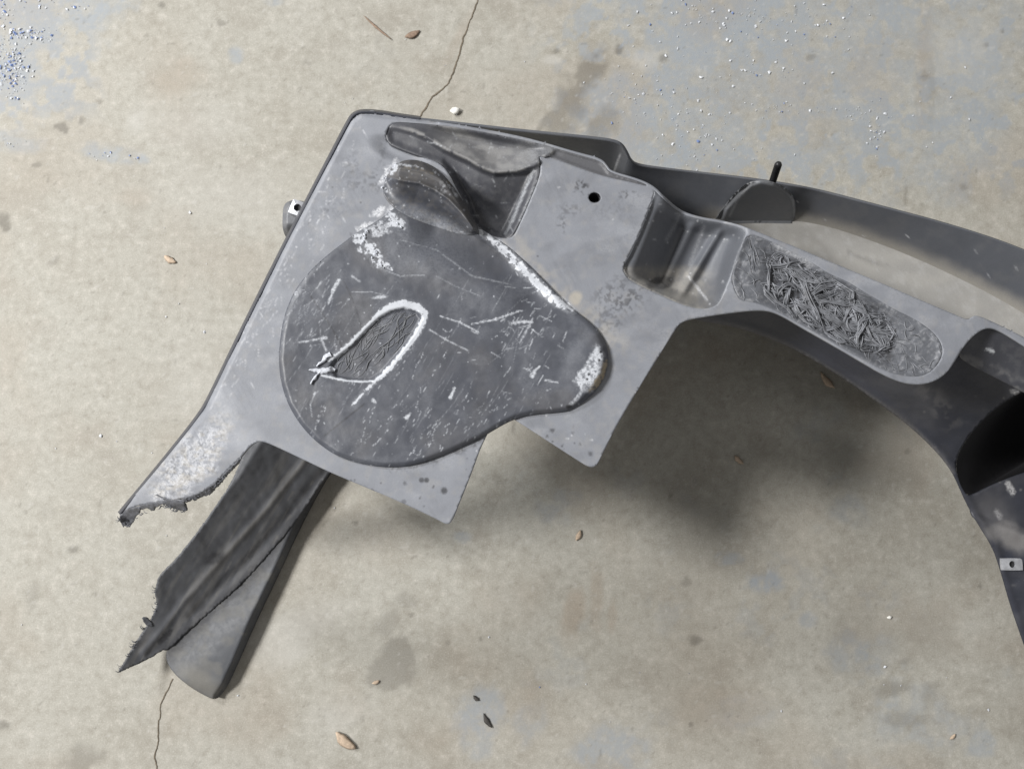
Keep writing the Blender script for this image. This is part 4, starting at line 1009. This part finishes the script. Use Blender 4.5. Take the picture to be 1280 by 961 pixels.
# clip nuts
def clip_nut(cpix, z, half, ang, parent):
    c = P(*cpix, z); a = math.radians(ang)
    ex = np.array([math.cos(a), math.sin(a), 0.0]); ey = np.array([-math.sin(a), math.cos(a), 0.0]); hx, hy = half
    N = 16; ring = []
    outer = []
    for i in range(N):
        th = 2 * math.pi * i / N; x, y = math.cos(th), math.sin(th); m = max(abs(x), abs(y)) ** 0.9
        outer.append(c + ex * x / m * hx * 0.97 + ey * y / m * hy * 0.97); 
    inner_ = [c + ex * math.cos(2 * math.pi * i / N) * 0.0042 + ey * math.sin(2 * math.pi * i / N) * 0.0042 + np.array([0, 0, 0.0012]) for i in range(N)]
    low = [p - np.array([0, 0, 0.004]) for p in inner_]; olow = [p - np.array([0, 0, 0.003]) for p in outer]
    V = outer + inner_ + low + olow
    F = []
    for i in range(N):
        j = (i + 1) % N
        F += [(i, j, N + j, N + i), (N + i, N + j, 2 * N + j, 2 * N + i), (j, i, 3 * N + i, 3 * N + j)]
    nut = mesh_obj('clip_nut', V, F, M['metal'], parent, None, False)
    hv = [p + np.array([0, 0, 0.0012]) for p in low] + [c - np.array([0, 0, 0.003])]
    mesh_obj('nut_hole', hv, [(i, (i + 1) % N, N) for i in range(N)], M['hole'], nut)
    return nut

TAB = [(392, 256), (374, 250), (360, 251), (354, 258), (353, 272), (353, 286), (357, 297), (364, 302), (374, 296), (385, 280)]
tab = patch('side_tab', TAB, lambda u, v: 0.318 - 0.02 * sstep(278, 300, v) - 0.006 * (1 - sstep(0, 6, pdist(u, v, TAB, True))), M['mid'], panel, 1.6, thick=0.003, skirt=0.02,
            wear=lambda u, v: np.c_[0 * u, 0.7 * sstep(284, 298, v), 0.2 * fbm(u / 5, v / 5, 3, 3)])
clip_nut((372, 260), 0.3225, (0.0085, 0.0085), -20, tab)
clip_nut((1265, 705), float(liner_z(np.array([1265.]), np.array([705.]))[0]) + 0.006, (0.0135, 0.0075), 0, liner)

# ------------------------------------------------ left leg
EL = [(330, 535), (312, 556), (304, 568), (299, 581), (285, 610), (262, 645), (240, 675), (215, 705), (197, 722)]
TEAR = [(195, 733), (193.5, 744), (197, 754), (194, 762), (188, 776), (180, 788), (172, 800), (160, 820), (145, 842)]
F2 = [(430, 570), (400, 604), (372, 650), (336, 692), (302, 730), (262, 764), (226, 797), (209, 813)]
LEG_IN = EL + TEAR + [(160, 835), (176, 828), (194, 819), (203, 812)] + F2[::-1] + [(425, 555)]
ER = [(436, 560), (412, 590), (396, 616), (371, 665), (346, 720), (321, 771), (296, 830), (283, 858), (274, 871)]
LEG_OUT = [(408, 580), (390, 598), (364, 643), (328, 685), (294, 723), (256, 757), (222, 790), (209, 810), (207, 822), (212, 834), (222, 846), (240, 860), (258, 870), (268, 874)] + ER[::-1]
LT = np.array([(400, 570), (225, 850)], float)
def leg_t(u, v):
    d = LT[1] - LT[0]; return ((u - LT[0, 0]) * d[0] + (v - LT[0, 1]) * d[1]) / (d @ d)
def leg_base(u, v): return 0.036 - 0.018 * np.clip(leg_t(u, v), -0.05, 1.1)
RIDGEL = [(398, 560), (380, 577), (330, 640), (292, 682), (262, 716), (230, 752), (205, 785), (180, 815)]
def leg_in_z(u, v):
    dl = sdist(u, v, F2[::-1])                      # distance left of the fold
    dl = np.abs(pdist(u, v, F2))
    z = leg_base(u, v) + 0.045 * np.clip(dl / 75, 0, 1.2) ** 1.2 - 0.004
    r = pdist(u, v, RIDGEL)
    z = z + 0.0022 * np.exp(-(r / 4.5) ** 2) - 0.003 * np.exp(-(pdist(u, v, [(405, 590), (352, 655), (312, 700), (280, 728), (240, 770)]) / 7) ** 2)
    return z + 0.0015 * (2 * fbm(u / 20, v / 20, 251, 3) - 1)
def leg_out_z(u, v):
    f = pdist(u, v, F2); e = pdist(u, v, ER)
    z = leg_base(u, v) - 0.0015 + 0.007 * sstep(4, 46, f) - 0.016 * (1 - sstep(0, 10, e)) ** 2 - 0.004
    return np.maximum(z - 0.006 * sstep(850, 876, v), 0.006) + 0.001 * (2 * fbm(u / 25, v / 25, 252, 3) - 1)
def leg_wear(u, v):
    w = np.zeros((len(u), 3))
    # streaks along the leg
    d = (LT[1] - LT[0]) / np.linalg.norm(LT[1] - LT[0])
    al = (u - 400) * d[0] + (v - 570) * d[1]; ac = -(u - 400) * d[1] + (v - 570) * d[0]
    st = fbm(ac / 4.5, al / 55, 261, 4)
    right = sstep(-4, 10, -sdist(u, v, F2[::-1])) * 0
    w[:, 2] = 0.26 * sstep(0.42, 0.75, st) * sstep(15, -30, pdist(u, v, RIDGEL) - 45)
    w[:, 2] = np.maximum(w[:, 2], 0.35 * (1 - sstep(1, 4.5, pdist(u, v, RIDGEL[:5]))))
    w[:, 1] = 0.5 * sstep(0.5, 0.62, fbm(ac / 6, al / 40, 262, 4)) * (1 - sstep(6, 16, pdist(u, v, [(405, 590), (352, 655), (312, 700), (280, 728), (240, 770)])))
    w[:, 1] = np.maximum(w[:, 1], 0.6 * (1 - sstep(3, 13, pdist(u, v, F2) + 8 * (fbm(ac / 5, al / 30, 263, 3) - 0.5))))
    w[:, 1] = np.maximum(w[:, 1], 0.8 * blob(u, v, 266, 698, 14, 7, -20, 0.4, 0.3, 0.1, 4))
    R = random.Random(11)
    for k in range(34):
        t = R.random(); cx, cy = 395 - 175 * t + R.gauss(0, 20), 600 + 220 * t + R.gauss(0, 12); L = R.uniform(4, 16)
        w[:, 2] = np.maximum(w[:, 2], R.uniform(0.15, 0.5) * stroke(u, v, [(cx, cy, R.uniform(.6, 2)), (cx + L * d[0], cy + L * d[1], .8)], 2, 1.2))
    w[:, 1] = np.maximum(w[:, 1], stroke(u, v, [(200, 802, 4), (206, 796, 5), (214, 788, 2)], 3, 2.5))
    return np.clip(w, 0, 1)
def leg_wear_out(u, v):
    w = leg_wear(u, v) * np.array([1, 0.3, 0.5])
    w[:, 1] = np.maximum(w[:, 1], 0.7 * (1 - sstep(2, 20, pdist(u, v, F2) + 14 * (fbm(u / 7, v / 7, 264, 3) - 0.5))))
    w[:, 2] = np.maximum(w[:, 2], 0.5 * blob(u, v, 248, 852, 30, 16, 30, 0.7, 0.4, 0.06, 7))
    w[:, 2] = np.maximum(w[:, 2], 0.25 * sstep(0.5, 0.7, fbm(u / 16, v / 16, 271, 4)))
    return w
M['legdark'] = plastic('matt_charcoal_plastic', (0.082, 0.085, 0.094), 0.58, 0.1, dust=(0.26, 0.245, 0.22), bump=0.2)
leg = patch('leg_channel', LEG_IN, leg_in_z, M['legdark'], panel, 2.2, wear=leg_wear, thick=0.003, rough_edge=1.2)
patch('leg_foot', LEG_OUT, leg_out_z, plastic('grey_leg_plastic', (0.070, 0.074, 0.083), 0.55, 0.15, dust=(0.24, 0.225, 0.19), bump=0.25), panel, 2.2, wear=leg_wear_out, thick=0.003, skirt=0.012)

# strut that carries the leg up to the underside of the plate (under the plate, seen only from the side)
loft('leg_strut', [[(378, 553, .072), (402, 560, .066), (426, 566, .062)], [(390, 540, .20), (408, 546, .20), (426, 551, .20)], [(402, 518, .356), (414, 522, .356), (426, 525, .356)]], M['dark'], panel, 16, 12, thick=0.003)

# torn flaps and shreds along the broken ends
FLAPS = [[(303, 569), (290, 583), (276, 597), (262, 608), (248, 617), (230, 621), (226, 627), (236, 628), (241, 624), (243, 627), (252, 621), (264, 618), (270, 610), (279, 602), (284, 594), (296, 583), (302, 575)],
         [(191, 617), (202, 622), (214, 625), (229, 624), (232, 631), (233, 641), (222, 636), (212, 635), (205, 629), (196, 633), (191, 640), (185, 634), (176, 637), (172, 634), (180, 629), (200, 627), (208, 625)],
         [(152, 640), (160, 636), (174, 632), (176, 638), (171, 645), (166, 652), (160, 659), (156, 656), (154, 661), (151, 652), (149, 646)]]
for k, fl in enumerate(FLAPS):
    zc = lambda u, v: plate_z(u, v) + 0.0022 - 0.012 * sstep(0, 16, np.maximum(v - np.interp(u, [150, 200, 230, 262, 303], [640, 627, 622, 606, 570]), 0)) + 0.003 * (2 * fbm(u / 5, v / 5, 281 + k, 3) - 1)
    patch('torn_flap', fl, zc, M['fraydark'], panel, 1.5, thick=0.002, rough_edge=1.4, smooth_n=1)
sh = []
for (line, zfun, n) in (([(150, 648), (160, 658), (172, 645), (190, 637), (205, 632), (232, 640), (226, 627), (250, 620), (275, 603), (300, 575)], plate_z, 70), ([(197, 722), (195, 733), (193, 745), (197, 755), (188, 776), (172, 800), (150, 838)], leg_in_z, 46)):
    L = resample(np.array(line, float), 1.0, False)
    for _ in range(n):
        c = L[rng.integers(len(L))] + rng.normal(0, 0.8, 2); a = rng.uniform(1.2, 3.2); ln = rng.uniform(2, 7)
        q = np.array([c + ln * t * np.array([math.cos(a + t), math.sin(a + t)]) for t in np.linspace(0, 1, 4)])
        z = zfun(q[:, 0], q[:, 1]) - np.linspace(0, 0.006, 4) * rng.uniform(0, 1)
        sh.append((P(q[:, 0], q[:, 1], z), np.array([1.0, .8, .55, .2]) * rng.uniform(0.5, 1.1) / 1247))
V, F = tubes(sh, 4); s = mesh_obj('torn_shreds', V, F, M['fraydark'], panel); s['kind'] = 'stuff'
patch('torn_flap', [(177, 772), (183, 771), (189, 777), (192, 783), (185, 783), (180, 778)], lambda u, v: leg_in_z(u, v) + 0.001, M['fraydark'], panel, 1.5, thick=0.0015, rough_edge=1.0, smooth_n=1)

# ------------------------------------------------------------------ debris on the floor
def chip(name, cu, cv, L, W, ang, mat, label, cat, h=0.002, z=0.0, group=None, bend=0.15):
    c = P(cu, cv, z); a = math.radians(ang)
    n, k = 8, 6; V = []
    for i in range(n):
        t = i / (n - 1) * 2 - 1; ww = W / 2 * max(0.12, (1 - abs(t) ** 2.4)) * random.uniform(0.75, 1.15)
        for j in range(k):
            th = 2 * math.pi * j / k
            x = t * L / 2; y = ww * math.cos(th) + bend * L * (t * t - 0.4) * 0.5
            V.append((c[0] + x * math.cos(a) - y * math.sin(a), c[1] + x * math.sin(a) + y * math.cos(a), z + h * 0.55 + h * 0.5 * math.sin(th) * (1 - 0.5 * t * t) + 0.0002))
    F = [(i * k + j, i * k + (j + 1) % k, (i + 1) * k + (j + 1) % k, (i + 1) * k + j) for i in range(n - 1) for j in range(k)]
    F += [tuple(range(k))[::-1], tuple((n - 1) * k + j for j in range(k))]
    o = mesh_obj(name, V, F, mat)
    o['label'] = label; o['category'] = cat
    if group: o['group'] = group
    return o
G = 'wood chips scattered on the concrete floor'
q = 1 / 857
chip('wood_chip', 432, 925, 30 * q, 13 * q, -38, M['wood'], 'largest reddish wood chip near the bottom edge of the floor', 'wood chip', .006, group=G)
chip('wood_chip', 923, 575, 15 * q, 7 * q, -45, M['wood'], 'small pale wood chip in the dark shadow under the arch', 'wood chip', .004, group=G)
chip('wood_chip', 1033, 476, 26 * q, 9 * q, -52, M['wood'], 'long pale wood chip beside the dark arch liner edge', 'wood chip', .004, group=G)
chip('wood_chip', 723, 669, 14 * q, 6 * q, 65, M['wood'], 'small tan wood chip below the pointed plate tip', 'wood chip', .004, group=G)
chip('wood_chip', 213, 325, 18 * q, 9 * q, -30, M['wood'], 'flat tan wood chip on bare floor left of the plate', 'wood chip', .003, group=G)
chip('wood_chip', 470, 852, 9 * q, 5 * q, 20, M['wood'], 'tiny wood crumb at the lower end of the oval floor stain', 'wood chip', .003, group=G)
chip('wood_chip', 1190, 920, 9 * q, 4 * q, 40, M['wood'], 'tiny tan splinter near the lower right corner of the floor', 'wood chip', .003, group=G)
chip('twig', 472, 36, 52 * q, 3.4 * q, -42, M['twig'], 'thin straight brown twig near the top edge of the floor', 'twig', .003, bend=0.03)
chip('leaf_scrap', 516, 44, 22 * q, 9 * q, 25, M['twig'], 'short dark brown leaf scrap beside the thin twig', 'leaf', .003)
chip('straw', 877, 264, 16 / 1100, 2.4 / 1100, 30, M['wood'], 'short yellow straw lying on the shelf behind the arm', 'straw', .002, z=0.232)
chip('foam_crumb', 569, 140, 13 * q, 11 * q, 10, M['pebble'], 'white foam crumb on the floor just above the plate edge', 'crumb', .007)
chip('rubber_scrap', 609, 900, 19 * q, 6 * q, -58, M['bit'], 'thin black rubber scrap on a bluish floor patch', 'scrap', .003)
chip('rubber_scrap', 595, 872, 9 * q, 5 * q, -40, M['bit'], 'tiny dark scrap just above the thin black rubber scrap', 'scrap', .003)
chip('grit', 1111, 951 - 180, 6 * q, 4 * q, 10, M['pebble'], 'tiny pale grit speck on the floor inside the arch', 'grit', .003)
